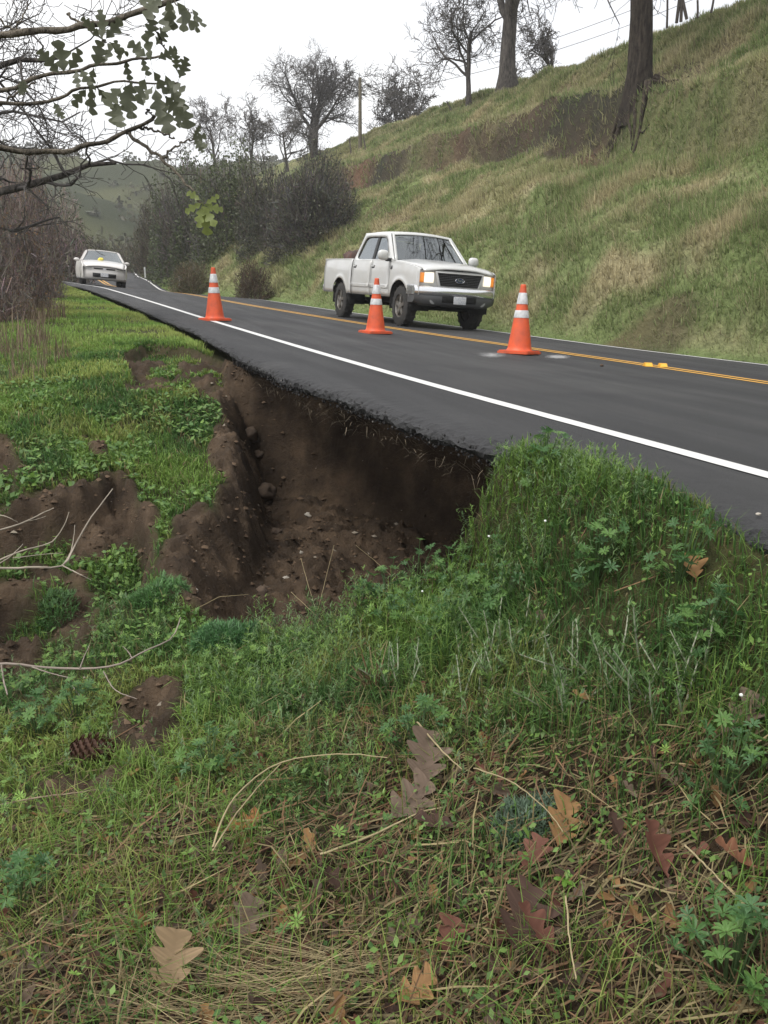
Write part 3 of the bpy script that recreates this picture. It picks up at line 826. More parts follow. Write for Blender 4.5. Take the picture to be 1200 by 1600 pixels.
def loose_soil():
    n = 16000
    x = U(-2.2, 3.0, n); y = U(2.6, 9.2, n); m = bil(SOIL, x, y); k = (m > .6) & (rng.random(n) < .85)
    x, y = x[k], y[k]; n = len(x); s = .005 + .024 * rng.random(n) ** 4
    x2 = U(-2, 2, 1500); y2 = U(3, 9, 1500)
    T = np.array([(1, 0, -.2), (.31, .95, .1), (-.81, .59, -.15), (-.81, -.59, .12), (.31, -.95, -.1), (.1, .05, .8), (0, 0, -.7)]); TF = np.array([(0, 1, 5), (1, 2, 5), (2, 3, 5), (3, 4, 5), (4, 0, 5), (1, 0, 6), (2, 1, 6), (3, 2, 6), (4, 3, 6), (0, 4, 6)])
    a = U(0, 6.28, n); ca, sa = np.cos(a)[:, None], np.sin(a)[:, None]
    Tn = T[None] * (1 + rng.normal(0, .22, (n, 7, 1)))
    V = np.stack([Tn[..., 0] * ca - Tn[..., 1] * sa, Tn[..., 0] * sa + Tn[..., 1] * ca, Tn[..., 2] * .8], -1) * s[:, None, None] + np.stack([x, y, gz(x, y) + s * .2], -1)[:, None]
    c = np.array([.085, .058, .038]) * (.45 + 1.0 * rng.random((n, 1))); c = np.where(rng.random((n, 1)) < .03, np.array([.22, .19, .15]), c)
    F = (TF[None] + (np.arange(n) * 7)[:, None, None]).reshape(-1, 3)
    tag(obj('loose_soil', raw_mesh('loose_soil', V.reshape(-1, 3), F, np.repeat(c, 7, 0)), M_TWIG), 'crumbled brown soil and grit in the washed-out hollow', 'soil', kind='stuff')
loose_soil()
def lip_roots():
    n = 420; y = U(3.6, 9.2, n); x = xe(y) + U(.0, .2, n); z = road_z(x, y) - U(.16, .26, n); L = U(.03, .13, n); a = U(0, 6.28, n)
    c = np.array([.16, .13, .09]) * (.5 + rng.random((n, 1)))
    V, F, C = join([blades(np.stack([x, y, z], -1), L, np.full(n, .0035), a, np.full(n, 1.8) + rng.normal(0, .4, n), U(.2, .8, n), c, c)])
    tag(obj('hanging_roots', raw_mesh('hanging_roots', V, F, C), M_DRY), 'fine pale roots hanging under the broken asphalt edge', 'roots', kind='stuff')
lip_roots()

# ================================================================== VEHICLES
M_CARWHITE = mat('white_car_paint', (.58, .585, .58), .28, col2=(.53, .53, .51), nscale=2.5, coat=.6)
M_SEDAN = mat('cream_white_paint', (.58, .555, .53), .3, coat=.5)
M_BLACKPL = mat('black_plastic', (.018, .018, .019), .55, bump=.2, bscale=60)
M_GREYPL = mat('grey_plastic', (.075, .077, .08), .5, bump=.15, bscale=40)
M_CHROME = mat('chrome', (.72, .73, .74), .22, metal=.9)
M_RUBBER = mat('tyre_rubber', (.022, .022, .022), .85, col2=(.04, .037, .033), nscale=9, bump=.4, bscale=30)
M_RIM = mat('rim_alloy', (.30, .29, .27), .42, metal=.7, col2=(.16, .14, .12), nscale=8)
M_UNDER = mat('underbody', (.012, .012, .012), .9)
M_GLASS = glass_mat('car_glass', (.30, .34, .34)); M_GLASSD = glass_mat('dark_side_glass', (.16, .18, .18))
M_LAMP = mat('lit_headlamp', (.9, .88, .82), .15, emit=(1.0, .90, .72), estr=.5)
M_LENS = mat('headlamp_lens', (.30, .30, .30), .12, spec=.8)
M_AMBER = mat('amber_lens', (.75, .23, .03), .2, emit=(1.0, .36, .05), estr=.22)
M_REDL = mat('red_lens', (.4, .01, .01), .2)
M_SEAT = mat('seat_cloth', (.06, .058, .055), .9)
M_PLATE = mat('number_plate', (.66, .66, .66), .5, col2=(.40, .42, .48), nscale=38, detail=2)
M_EMB = mat('emblem_enamel', (.03, .045, .10), .25)
def place_on_road(o, x, y, head, extra_roll=0.0):
    f = np.array([math.cos(head), math.sin(head)]); l = np.array([-f[1], f[0]])
    def rz(q): return float(road_z(np.array([q[0]]), np.array([q[1]]))[0])
    c = np.array([x, y])
    fz = rz(c + f * .8) - rz(c - f * .8); lz = rz(c + l * .8) - rz(c - l * .8)
    F = Vector((f[0], f[1], fz / 1.6)).normalized(); Lv = Vector((l[0], l[1], lz / 1.6 + extra_roll)).normalized()
    Z = F.cross(Lv).normalized(); Lv = Z.cross(F).normalized()
    Mx = Matrix((F, Lv, Z)).transposed()
    o.rotation_euler = Mx.to_euler(); o.location = (x, y, rz(c) + .004)
def grid_obj(name, P, m, parent, thick=0.0, auto=35, flip=False):
    o = MB().grid(P).build(name, m, parent, auto=auto, fix=False)
    if flip: o.data.flip_normals()
    if thick:
        s = o.modifiers.new('thickness', 'SOLIDIFY'); s.thickness = thick; s.offset = 0
    return o
def wheel(parent, x, y, r, w, spokes=5, ratio=.6):
    """tyre and rim, axis along the car's width; outer face looks away from the car"""
    sgn = 1 if y > 0 else -1
    root = empty('wheel', (x, y, r)); root.parent = parent
    t = [(r * ratio, -w / 2), (r * .86, -w / 2), (r * .97, -w * .42), (r, -w * .3), (r * 1.0, -w * .02), (r * .985, 0), (r, w * .02), (r, w * .3), (r * .97, w * .42), (r * .86, w / 2), (r * .74, w * .50), (r * ratio, w * .46)]
    b = MB().lathe(t, 36, 'y')
    for k in range(36):
        a = 2 * math.pi * k / 36
        b.box((math.cos(a) * r * .985, (w * .27) * (1 if k % 2 else -1), math.sin(a) * r * .985), (.03, w * .36, .03), rot=('Y', -a))
    b.build('tyre', M_RUBBER, root, auto=40)
    ri = r * ratio; yo = sgn * w * .44
    rm = MB().lathe([(ri, -w * .4), (ri * 1.03, yo), (ri * .95, yo * 1.02), (ri * .90, yo * .8), (ri * .86, yo * .45), (0.001, yo * .42)], 32, 'y')
    for k in range(spokes):
        a = 2 * math.pi * (k + .25) / spokes
        c = Vector((math.cos(a) * ri * .52, yo * .80, math.sin(a) * ri * .52))
        rm.box(c, (ri * .86, .03, ri * .34), rot=('Y', -a))
    rm.build('rim', M_RIM, root, auto=35)
    MB().lathe([(ri * .30, yo * .5), (ri * .28, yo * 1.0), (ri * .16, yo * 1.08), (.001, yo * 1.08)], 20, 'y').build('hub_cap', M_RIM, root, auto=35)
    return root
def ring_side(name, outer, inner, yf, side, m, parent, n=8, thick=.02):
    """flat frame between two outlines in the (x, z) plane, leaning with yf(z)"""
    def dens(poly):
        out = []
        for i in range(len(poly)):
            a = np.array(poly[i]); b = np.array(poly[(i + 1) % len(poly)])
            for k in range(n): out.append(a + (b - a) * k / n)
        return np.array(out)
    O = dens(outer); I = dens(inner)
    for _ in range(2): I = (np.roll(I, 1, 0) + I * 2 + np.roll(I, -1, 0)) / 4
    P = []
    for q, off in ((O, 0.0), ((O * .5 + I * .5), .012), (I, .0)):
        P.append([(x, side * (yf(z) + off), z) for x, z in q])
    P = np.array(P).transpose(1, 0, 2)
    b = MB().grid(P, close_u=True)
    o = b.build(name, m, parent, auto=50)
    s = o.modifiers.new('thickness', 'SOLIDIFY'); s.thickness = thick; s.offset = 0
    return o, I
def flat_poly(name, pts, m, parent):
    b = MB(); b.add(pts, [tuple(range(len(pts)))])
    return b.build(name, m, parent)
def body_kit(p):
    """shape functions of a car from a dict of measures"""
    def taper(x):
        f = np.clip((x - p['tf0']) / (p['tf1'] - p['tf0']), 0, 1); r = np.clip((p['tr0'] - x) / (p['tr0'] - p['tr1']), 0, 1)
        return 1 - p['tfa'] * f ** 2.2 - p['tra'] * r ** 2
    def hw(x, z): return p['hw'] * np.interp(z, p['bz'], p['bw']) * taper(x)
    def zb(x):
        z = np.interp(x, [-9, p['x_front'] - .3, p['x_front']], [p['rock'], p['rock'], p['nose_low']])
        for xc in (0, -p['wb']):
            k = abs(x - xc) < p['ra']
            if k: z = max(z, p['wr'] * 1.02 + math.sqrt(max(p['ra'] ** 2 - (x - xc) ** 2, 0)))
        return z
    return taper, hw, zb
def side_panel(name, p, kit, x0, x1, side, m, parent, nz=9):
    taper, hw, zb = kit
    xs = set(np.linspace(x0, x1, max(4, int((x1 - x0) / .12))).round(4))
    for xc in (0, -p['wb']):
        for a in np.linspace(0, math.pi, 19):
            x = xc + p['ra'] * math.cos(a) * .9999
            if x0 < x < x1: xs.add(round(x, 4))
        for e in (-1, 1):
            x = xc + e * (p['ra'] + .004)
            if x0 < x < x1: xs.add(round(x, 4))
    xs = sorted(xs)
    P = []
    for x in xs:
        a = zb(x); b_ = float(p['zt'](x)); row = []
        for k in range(nz):
            z = a + (b_ - a) * k / (nz - 1)
            y = float(hw(x, z))
            dist = min(math.hypot(x - xc, z - p['wr'] * 1.02) - p['ra'] for xc in (0, -p['wb']))
            if dist < .10: y += p['flare'] * (1 - max(dist, 0) / .10) ** 1.5
            row.append((x, side * y, z))
        row.append((x, side * (float(hw(x, b_)) - .05), b_ + .012))
        P.append(row)
    o = grid_obj(name, np.array(P), m, parent, thick=.012, auto=40)
    return o

def pickup():
    p = dict(hw=1.0, bz=[.4, .56, .80, 1.1, 1.3, 1.4], bw=[.955, .975, 1.0, .995, .965, .95], tf0=.1, tf1=.86, tfa=.075, tr0=-3.9, tr1=-4.75, tra=.025,
             x_front=.80, rock=.57, nose_low=.66, wb=3.53, wr=.405, ra=.505, flare=.022)
    p['zt'] = lambda x: np.interp(x, [-4.8, -2.81, -2.80, -.6, -.45, .0, .4, .7, .82], [1.335, 1.325, 1.30, 1.295, 1.285, 1.255, 1.222, 1.178, 1.14])
    kit = body_kit(p); taper, hw, zb = kit
    T = empty('pickup_truck', label='white crew cab pickup truck with lit headlights driving in the far lane', cat='truck')
    W = M_CARWHITE
    for s in (1, -1):
        side_panel('front_fender', p, kit, -.575, .82, s, W, T)
        d1 = side_panel('door', p, kit, -1.655, -.585, s, W, T); d2 = side_panel('door', p, kit, -2.765, -1.665, s, W, T)
        side_panel('bed_side', p, kit, -4.74, -2.825, s, W, T)
        for d, hx in ((d1, -1.50), (d2, -2.60)):
            MB().box((hx, s * (float(hw(hx, 1.17)) + .004), 1.17), (.17, .012, .075), bev=.004).build('handle_recess', M_BLACKPL, d, auto=30)
            MB().box((hx, s * (float(hw(hx, 1.17)) + .022), 1.185), (.15, .022, .028), bev=.006).build('handle', W, d, auto=30)
        for d, a, b in ((d1, -1.64, -.60), (d2, -2.75, -1.68)):
            q = [[(x, s * (float(hw(x, z)) + o_), z) for z, o_ in ((.735, .004), (.745, .020), (.80, .020), (.81, .004))] for x in np.linspace(a, b, 8)]
            grid_obj('side_moulding', np.array(q), M_CARWHITE, d, thick=.004)
        q = [[(x, s * (float(hw(x, z)) + .012), z) for z in (1.13, 1.20)] for x in (-.52, -.43)]
        grid_obj('fender_badge', np.array(q), M_GREYPL, T, thick=.006)
        # greenhouse side
        yf = lambda z: float(np.interp(z, [1.27, 1.92], [.955, .765]))
        fr, I = ring_side('window_frame', [(-.43, 1.285), (-1.10, 1.885), (-2.50, 1.905), (-2.785, 1.285)], [(-.74, 1.325), (-1.20, 1.80), (-2.40, 1.82), (-2.66, 1.325)], yf, s, W, T, 8, .03)
        for (a, b, c, d_) in (((-.70, 1.31), (-1.19, 1.815), (-1.62, 1.825), (-1.62, 1.31)), ((-1.71, 1.31), (-1.71, 1.825), (-2.41, 1.83), (-2.675, 1.31))):
            flat_poly('side_window', [(x, s * (yf(z) - .018), z) for x, z in (a, b, c, d_)], M_GLASSD, T)
        b = MB(); b.add([(x, s * (yf(z) - .002 + o_), z) for o_ in (0, -.03) for x, z in ((-1.60, 1.30), (-1.60, 1.83), (-1.73, 1.83), (-1.73, 1.30))], [(0, 1, 2, 3), (4, 7, 6, 5), (0, 4, 5, 1), (1, 5, 6, 2), (2, 6, 7, 3), (3, 7, 4, 0)])
        b.build('door_pillar', M_BLACKPL, T)
        # mirror
        mr = empty('mirror', (-.60, s * .96, 1.36)); mr.parent = T
        bm = bmesh.new(); bmesh.ops.create_uvsphere(bm, u_segments=20, v_segments=12, radius=1)
        for v in bm.verts:
            c = v.co; c.x = c.x * .085 - .0 if c.x > 0 else c.x * .02; c.y = math.copysign(abs(c.y) ** .75, c.y) * .135; c.z = math.copysign(abs(c.z) ** .75, c.z) * .105
            c.y += s * .20; c.z += .04
        me = bpy.data.meshes.new('mirror_shell'); bm.to_mesh(me); bm.free(); me.polygons.foreach_set('use_smooth', [True] * len(me.polygons))
        obj('mirror_shell', me, W, mr)
        MB().box((0, s * .05, -.045), (.06, .17, .07), bev=.015).build('mirror_arm', M_BLACKPL, mr, auto=30)
        MB().tube([(.0, s * -.02, -.04), (-.05, s * .06, -.05), (-.02, s * .16, -.045)], .018, 8).build('mirror_bracket', M_BLACKPL, mr, auto=30)
        # headlamp, signal, fog lamp
        def fx(y): return .872 - .115 * (abs(y) / .95) ** 3.0
        hl = [[(fx(y) + .012 + .012 * math.sin(math.pi * i / 6), s * y, z) for i, z in enumerate(np.linspace(.895, 1.095 - .03 * (y - .56), 7))] for y in np.linspace(.615, .815, 8)]
        grid_obj('headlight', np.array(hl), M_LAMP, T, thick=.01, auto=60)
        am = [[(fx(min(y, .95)) + .010 - max(0, y - .915) * 2.2, s * min(y, .915 + (y - .915) * .35 if y > .915 else y), z) for z in np.linspace(.895, 1.082, 5)] for y in np.linspace(.825, .985, 8)]
        grid_obj('turn_signal', np.array(am), M_AMBER, T, thick=.01, auto=60)
        MB().lathe([(.085, -.03), (.09, 0), (.07, .008), (.001, .012)], 20, 'x', c=(.885, s * .60, .575)).build('fog_lamp', M_LENS, T, auto=40)
        tl = [[(-4.75 - .004, s * y, z) for z in (.86, 1.22)] for y in (.82, .955)]
        grid_obj('tail_light', np.array(tl), M_REDL, T, thick=.02)
    # hood
    P = []
    for x in list(np.linspace(-.47, .74, 14)) + [.80, .838, .852]:
        e = float(hw(min(x, .82), 1.2)) - .055; row = []
        for y in np.linspace(-1, 1, 19):
            z = float(p['zt'](min(x, .74))) + .014 + .055 * (1 - abs(y) ** 2.6) + .012 * float(sstep(.62, .5, abs(y)))
            if x > .74: z -= {.80: .022, .838: .048, .852: .078}[round(float(x), 3)]
            row.append((x + .05 * (1 - y * y) * (x > .3) * (x - .3) / .5, y * e, z))
        P.append(row)
    grid_obj('hood', np.array(P), W, T, thick=.02, auto=40)
    # cowl with wipers
    P = [[(x + .06 * (1 - (y / .9) ** 2), y, z) for y in np.linspace(-.9, .9, 11)] for x, z in ((-.40, 1.300), (-.50, 1.303), (-.58, 1.30))]
    grid_obj('cowl', np.array(P), M_BLACKPL, T, thick=.01)
    # header panel with grille opening
    def fx(y): return .872 - .115 * (abs(y) / .95) ** 3.0
    P = [[(fx(y) - .02, y, z) for z in np.linspace(.79, 1.145, 6)] for y in np.linspace(-.925, .925, 31)]
    grid_obj('header_panel', np.array(P), W, T, thick=.02)
    def trap(hwt, hwb, z0, z1, x): return [(x, -hwb, z0), (x, hwb, z0), (x, hwt, z1), (x, -hwt, z1)]
    G = empty('grille', (0, 0, 0)); G.parent = T
    b = MB(); o = trap(.60, .50, .812, 1.125, .885); i = trap(.555, .465, .842, 1.096, .892)
    b.add([(q[0] + dx, q[1], q[2]) for dx, L in ((-.035, o), (.012, o), (.016, i), (-.02, i)) for q in L], [(k * 4 + j, k * 4 + (j + 1) % 4, k * 4 + 4 + (j + 1) % 4, k * 4 + 4 + j) for k in range(3) for j in range(4)])
    b.build('grille_surround', W, G, auto=30)
    flat_poly('grille_backing', trap(.56, .47, .84, 1.098, .872), M_UNDER, G)
    for k in range(8):
        z = .857 + k * .032; h = .465 + (.088) * (z - .842) / .254
        MB().box((.884, 0, z), (.012, h * 2, .009)).build('grille_bar', M_GREYPL, G)
    for k in range(-9, 10):
        MB().box((.880, k * .05, .968), (.006, .006, .24)).build('grille_slat', M_BLACKPL, G)
    em = MB().lathe([(1, -.01), (1.0, .004), (.93, .009), (.86, .004)], 32, 'x')
    em.V = [(v[0] + .905, v[1] * .115, v[2] * .048 + .968) for v in em.V]; em.build('emblem_ring', M_CHROME, G, auto=40)
    em = MB().lathe([(.87, .002), (.001, .004)], 32, 'x'); em.V = [(v[0] + .905, v[1] * .115, v[2] * .048 + .968) for v in em.V]; eo = em.build('emblem', M_EMB, G)
    tcu = bpy.data.curves.new('emblem_lettering', 'FONT'); tcu.body = 'Ford'; tcu.size = .075; tcu.align_x = 'CENTER'; tcu.align_y = 'CENTER'; tcu.extrude = .0015; tcu.shear = .35
    to = bpy.data.objects.new('emblem_lettering', tcu)
    me = bpy.data.meshes.new_from_object(to); bpy.data.objects.remove(to)
    lo = obj('emblem_lettering', me, M_CHROME, eo, loc=(.9115, 0, .968), rot=(R(90), 0, R(90)))
    # front bumper
    def bx(y): return .86 - .20 * (abs(y) / 1.0) ** 3.2
    prof = [(-.02, .815), (.03, .835), (.07, .815), (.10, .775), (.112, .735), (.105, .690), (.08, .665), (.04, .655)]
    P = [[(bx(y) + a, y * .995, z - .03 * float(sstep(.75, .35, abs(y))) * 0) for a, z in prof] for y in np.linspace(-1, 1, 33)]
    P = [[(.36, -1.0, z) for a, z in prof]] + P + [[(.36, 1.0, z) for a, z in prof]]
    grid_obj('front_bumper', np.array(P), M_CHROME, T, thick=.012, auto=50)
    prof = [(.075, .668), (.09, .63), (.085, .57), (.06, .50), (.0, .46), (-.15, .45)]
    P = [[(bx(y) + a, y * .985, z + .05 * float(sstep(.78, .98, abs(y)))) for a, z in prof] for y in np.linspace(-1, 1, 33)]
    P = [[(.42, -.985, z + .05) for a, z in prof]] + P + [[(.42, .985, z + .05) for a, z in prof]]
    grid_obj('air_dam', np.array(P), M_GREYPL, T, thick=.012, auto=50)
    P = [[(bx(y) + a, y, z) for a, z in ((.0945, .655), (.0985, .63), (.0925, .57), (.075, .53))] for y in np.linspace(-.42, .42, 9)]
    grid_obj('bumper_opening', np.array(P), M_UNDER, T, thick=.004)
    pl = MB().box((.972, 0, .585), (.012, .305, .152), bev=.004).build('number_plate', M_PLATE, T, auto=30)
    # windscreen, roof, rear
    def wcurve(x, half, z, bulge, n=15): return [(x + bulge * (1 - t * t), t * half, z + .0) for t in np.linspace(-1, 1, n)]
    B0 = np.array(wcurve(-.46, .915, 1.292, .085)); B1 = np.array(wcurve(-1.085, .745, 1.872, .055)); B1[:, 2] += .035 * (1 - np.linspace(-1, 1, 15) ** 2)
    P = np.array([B0 + (B1 - B0) * f for f in np.linspace(.04, .955, 8)]); P[:, :, 1] *= .955
    grid_obj('windscreen', P, M_GLASS, T)
    for f0, f1, nm in ((-.0, .05, 'windscreen_sill'), (.94, 1.02, 'windscreen_header')):
        P = np.array([B0 + (B1 - B0) * f + np.array([.006, 0, .006]) for f in (f0, f1)]); grid_obj(nm, P, M_BLACKPL if f0 < .5 else W, T, thick=.015)
    for s in (1, -1):
        P = np.array([[B0[k] + (B1[k] - B0[k]) * f + np.array([.008, o_, .008]) for o_ in (-s * .055, s * .01)] for k in ((14,) if s > 0 else (0,)) for f in np.linspace(0, 1, 6)])
        grid_obj('windscreen_pillar', P, W, T, thick=.025)
        MB().tube([tuple(B0[7 + s * 5] + np.array([.03, 0, .012])), tuple(B0[7 + s * 2 ] * .97 + B1[7 + s * 2] * .03 + np.array([.05, -.12, .035])), tuple(B0[7 - s * 1] * .95 + B1[7 - s * 1] * .05 + np.array([.05, 0, .03]))], .009, 6).build('wiper', M_BLACKPL, T)
    P = [[(x, t * half, z0 + .040 * (1 - t * t) + (-.028 * max(0, abs(t) - .86) / .14)) for t in np.linspace(-1, 1, 17)] for x, half, z0 in ((-1.06, .745, 1.872), (-1.20, .758, 1.895), (-1.6, .765, 1.912), (-2.1, .765, 1.915), (-2.42, .76, 1.908), (-2.53, .75, 1.885))]
    grid_obj('roof', np.array(P), W, T, thick=.025, auto=50)
    P = [[(x, t * half, z0 + .02 * (1 - t * t)) for t in np.linspace(-1, 1, 9)] for x, half, z0 in ((-2.53, .75, 1.885), (-2.56, .755, 1.80))]
    grid_obj('rear_header', np.array(P), W, T, thick=.02)
    P = [[(x, t * half, z0) for t in np.linspace(-1, 1, 9)] for x, half, z0 in ((-2.56, .70, 1.80), (-2.76, .80, 1.36))]
    grid_obj('rear_window', np.array(P), M_GLASSD, T)
    P = [[(x, t * half, z0) for t in np.linspace(-1, 1, 5)] for x, half, z0 in ((-2.765, .93, 1.36), (-2.79, .96, 1.29), (-2.79, .96, .6))]
    grid_obj('cab_back', np.array(P), W, T, thick=.02)
    # bed and rear
    MB().box((-3.78, 0, .83), (1.86, 1.80, .03)).build('bed_floor', M_BLACKPL, T)
    MB().box((-2.845, 0, 1.08), (.03, 1.84, .48)).build('bed_front_wall', W, T)
    for s in (1, -1):
        MB().box((-3.78, s * .86, 1.08), (1.86, .03, .50)).build('bed_inner_wall', M_BLACKPL, T)
        MB().box((-3.78, s * .91, 1.336), (1.88, .12, .03), bev=.01).build('bed_rail', W, T, auto=30)
    MB().box((-4.735, 0, 1.06), (.05, 1.60, .54), bev=.015).build('tailgate', W, T, auto=30)
    MB().box((-4.86, 0, .66), (.20, 1.86, .16), bev=.03).build('rear_bumper', M_CHROME, T, auto=30)
    # chassis
    b = MB().box((-1.7, 0, .72), (2.1, 1.80, .22)).box((-1.0, .42, .52), (3.6, .10, .15)).box((-1.0, -.42, .52), (3.6, .10, .15)).box((.40, 0, .80), (.55, 1.55, .40)).box((-4.0, 0, .66), (1.2, 1.2, .16))
    b.tube([(0, -.8, .41), (0, .8, .41)], .06, 8).tube([(-3.53, -.8, .41), (-3.53, .8, .41)], .07, 8).tube([(-3.4, 0, .42), (-.6, .05, .56)], .045, 8).lathe([(.001, -.16), (.14, -.12), (.17, 0), (.14, .12), (.001, .16)], 14, 'x', c=(-3.53, 0, .41))
    b.box((-.85, .12, .48), (.7, .55, .22), bev=.05).tube([(-1.2, -.3, .44), (-4.2, -.5, .5)], .04, 8)
    b.build('chassis', M_UNDER, T, auto=30)
    for xc in (0, -3.53):
        for s in (1, -1):
            pts = [[(xc + .515 * math.cos(a), s * y, .413 + .515 * math.sin(a)) for y in (.97, .50)] for a in np.linspace(-.15, math.pi + .15, 15)]
            grid_obj('wheel_well', np.array(pts), M_UNDER, T, thick=.01)
            wheel(T, xc, s * .845, .405, .265, 5, .58)
    # cabin
    I = empty('cabin', (0, 0, 0)); I.parent = T
    MB().box((-.72, 0, 1.20), (.45, 1.70, .22), bev=.05).build('dashboard', M_BLACKPL, I, auto=30)
    for x in (-1.55, -2.4):
        for s in (1, -1):
            MB().box((x - .05, s * .42, 1.30), (.16, .50, .62), bev=.06).box((x - .08, s * .42, 1.66), (.10, .26, .16), bev=.04).box((x + .2, s * .42, 1.0), (.5, .52, .14), bev=.05).build('seat', M_SEAT, I, auto=30)
    st = MB()
    ang = np.linspace(0, 2 * math.pi, 21)
    st.tube([(-.98 - .10 * math.sin(a), .42 + .19 * math.cos(a), 1.30 + .17 * math.sin(a)) for a in ang], .014, 6, caps=False); st.build('steering_wheel', M_BLACKPL, I)
    MB().box((-1.18, 0, 1.76), (.03, .24, .07), bev=.01).build('rear_view_mirror', M_BLACKPL, I, auto=30)
    MB().box((-1.7, 0, .84), (2.1, 1.84, .05)).build('cabin_floor', M_UNDER, I)
    for s in (1, -1): MB().box((-1.65, s * .915, 1.05), (2.05, .03, .42)).build('door_lining', M_UNDER, I)
    return T
truck = pickup()
_tp = aty(620, 508, 17.9)
place_on_road(truck, 7.12, 18.15, R(-90 + 6.5), 0.0)
truck.scale = (.98, .98, 1.05)
# load in the bed
def lump(name, r, m, seed, parent=None, loc=(0, 0, 0), sub=3, amp=.35, flat=1.0, freq=2.2):
    bm = bmesh.new(); bmesh.ops.create_icosphere(bm, subdivisions=sub, radius=1)
    from mathutils import noise as mn
    for v in bm.verts:
        q = v.co * freq + Vector((seed * 3.1, seed * 1.7, seed))
        k = 1 + amp * mn.noise(q) + amp * .4 * mn.noise(q * 2.7)
        v.co = Vector((v.co.x * r[0] * k, v.co.y * r[1] * k, v.co.z * r[2] * k))
    me = bpy.data.meshes.new(name); bm.to_mesh(me); bm.free()
    me.polygons.foreach_set('use_smooth', [True] * len(me.polygons))
    return obj(name, me, m, parent, loc)
bpy.context.view_layer.update()
TW = truck.matrix_world
M_TARP = mat('brown_tarp', (.05, .034, .028), .8, col2=(.11, .05, .04), nscale=9, bump=.4, bscale=25)
ld = lump('tarp_bundle', (.36, .30, .34), M_TARP, 3, amp=.45)
ld.location = TW @ Vector((-3.72, -.56, 1.27)); ld.rotation_euler = truck.rotation_euler
tag(ld, 'dark brown lumpy bundle in the pickup bed behind the cab', 'bundle')

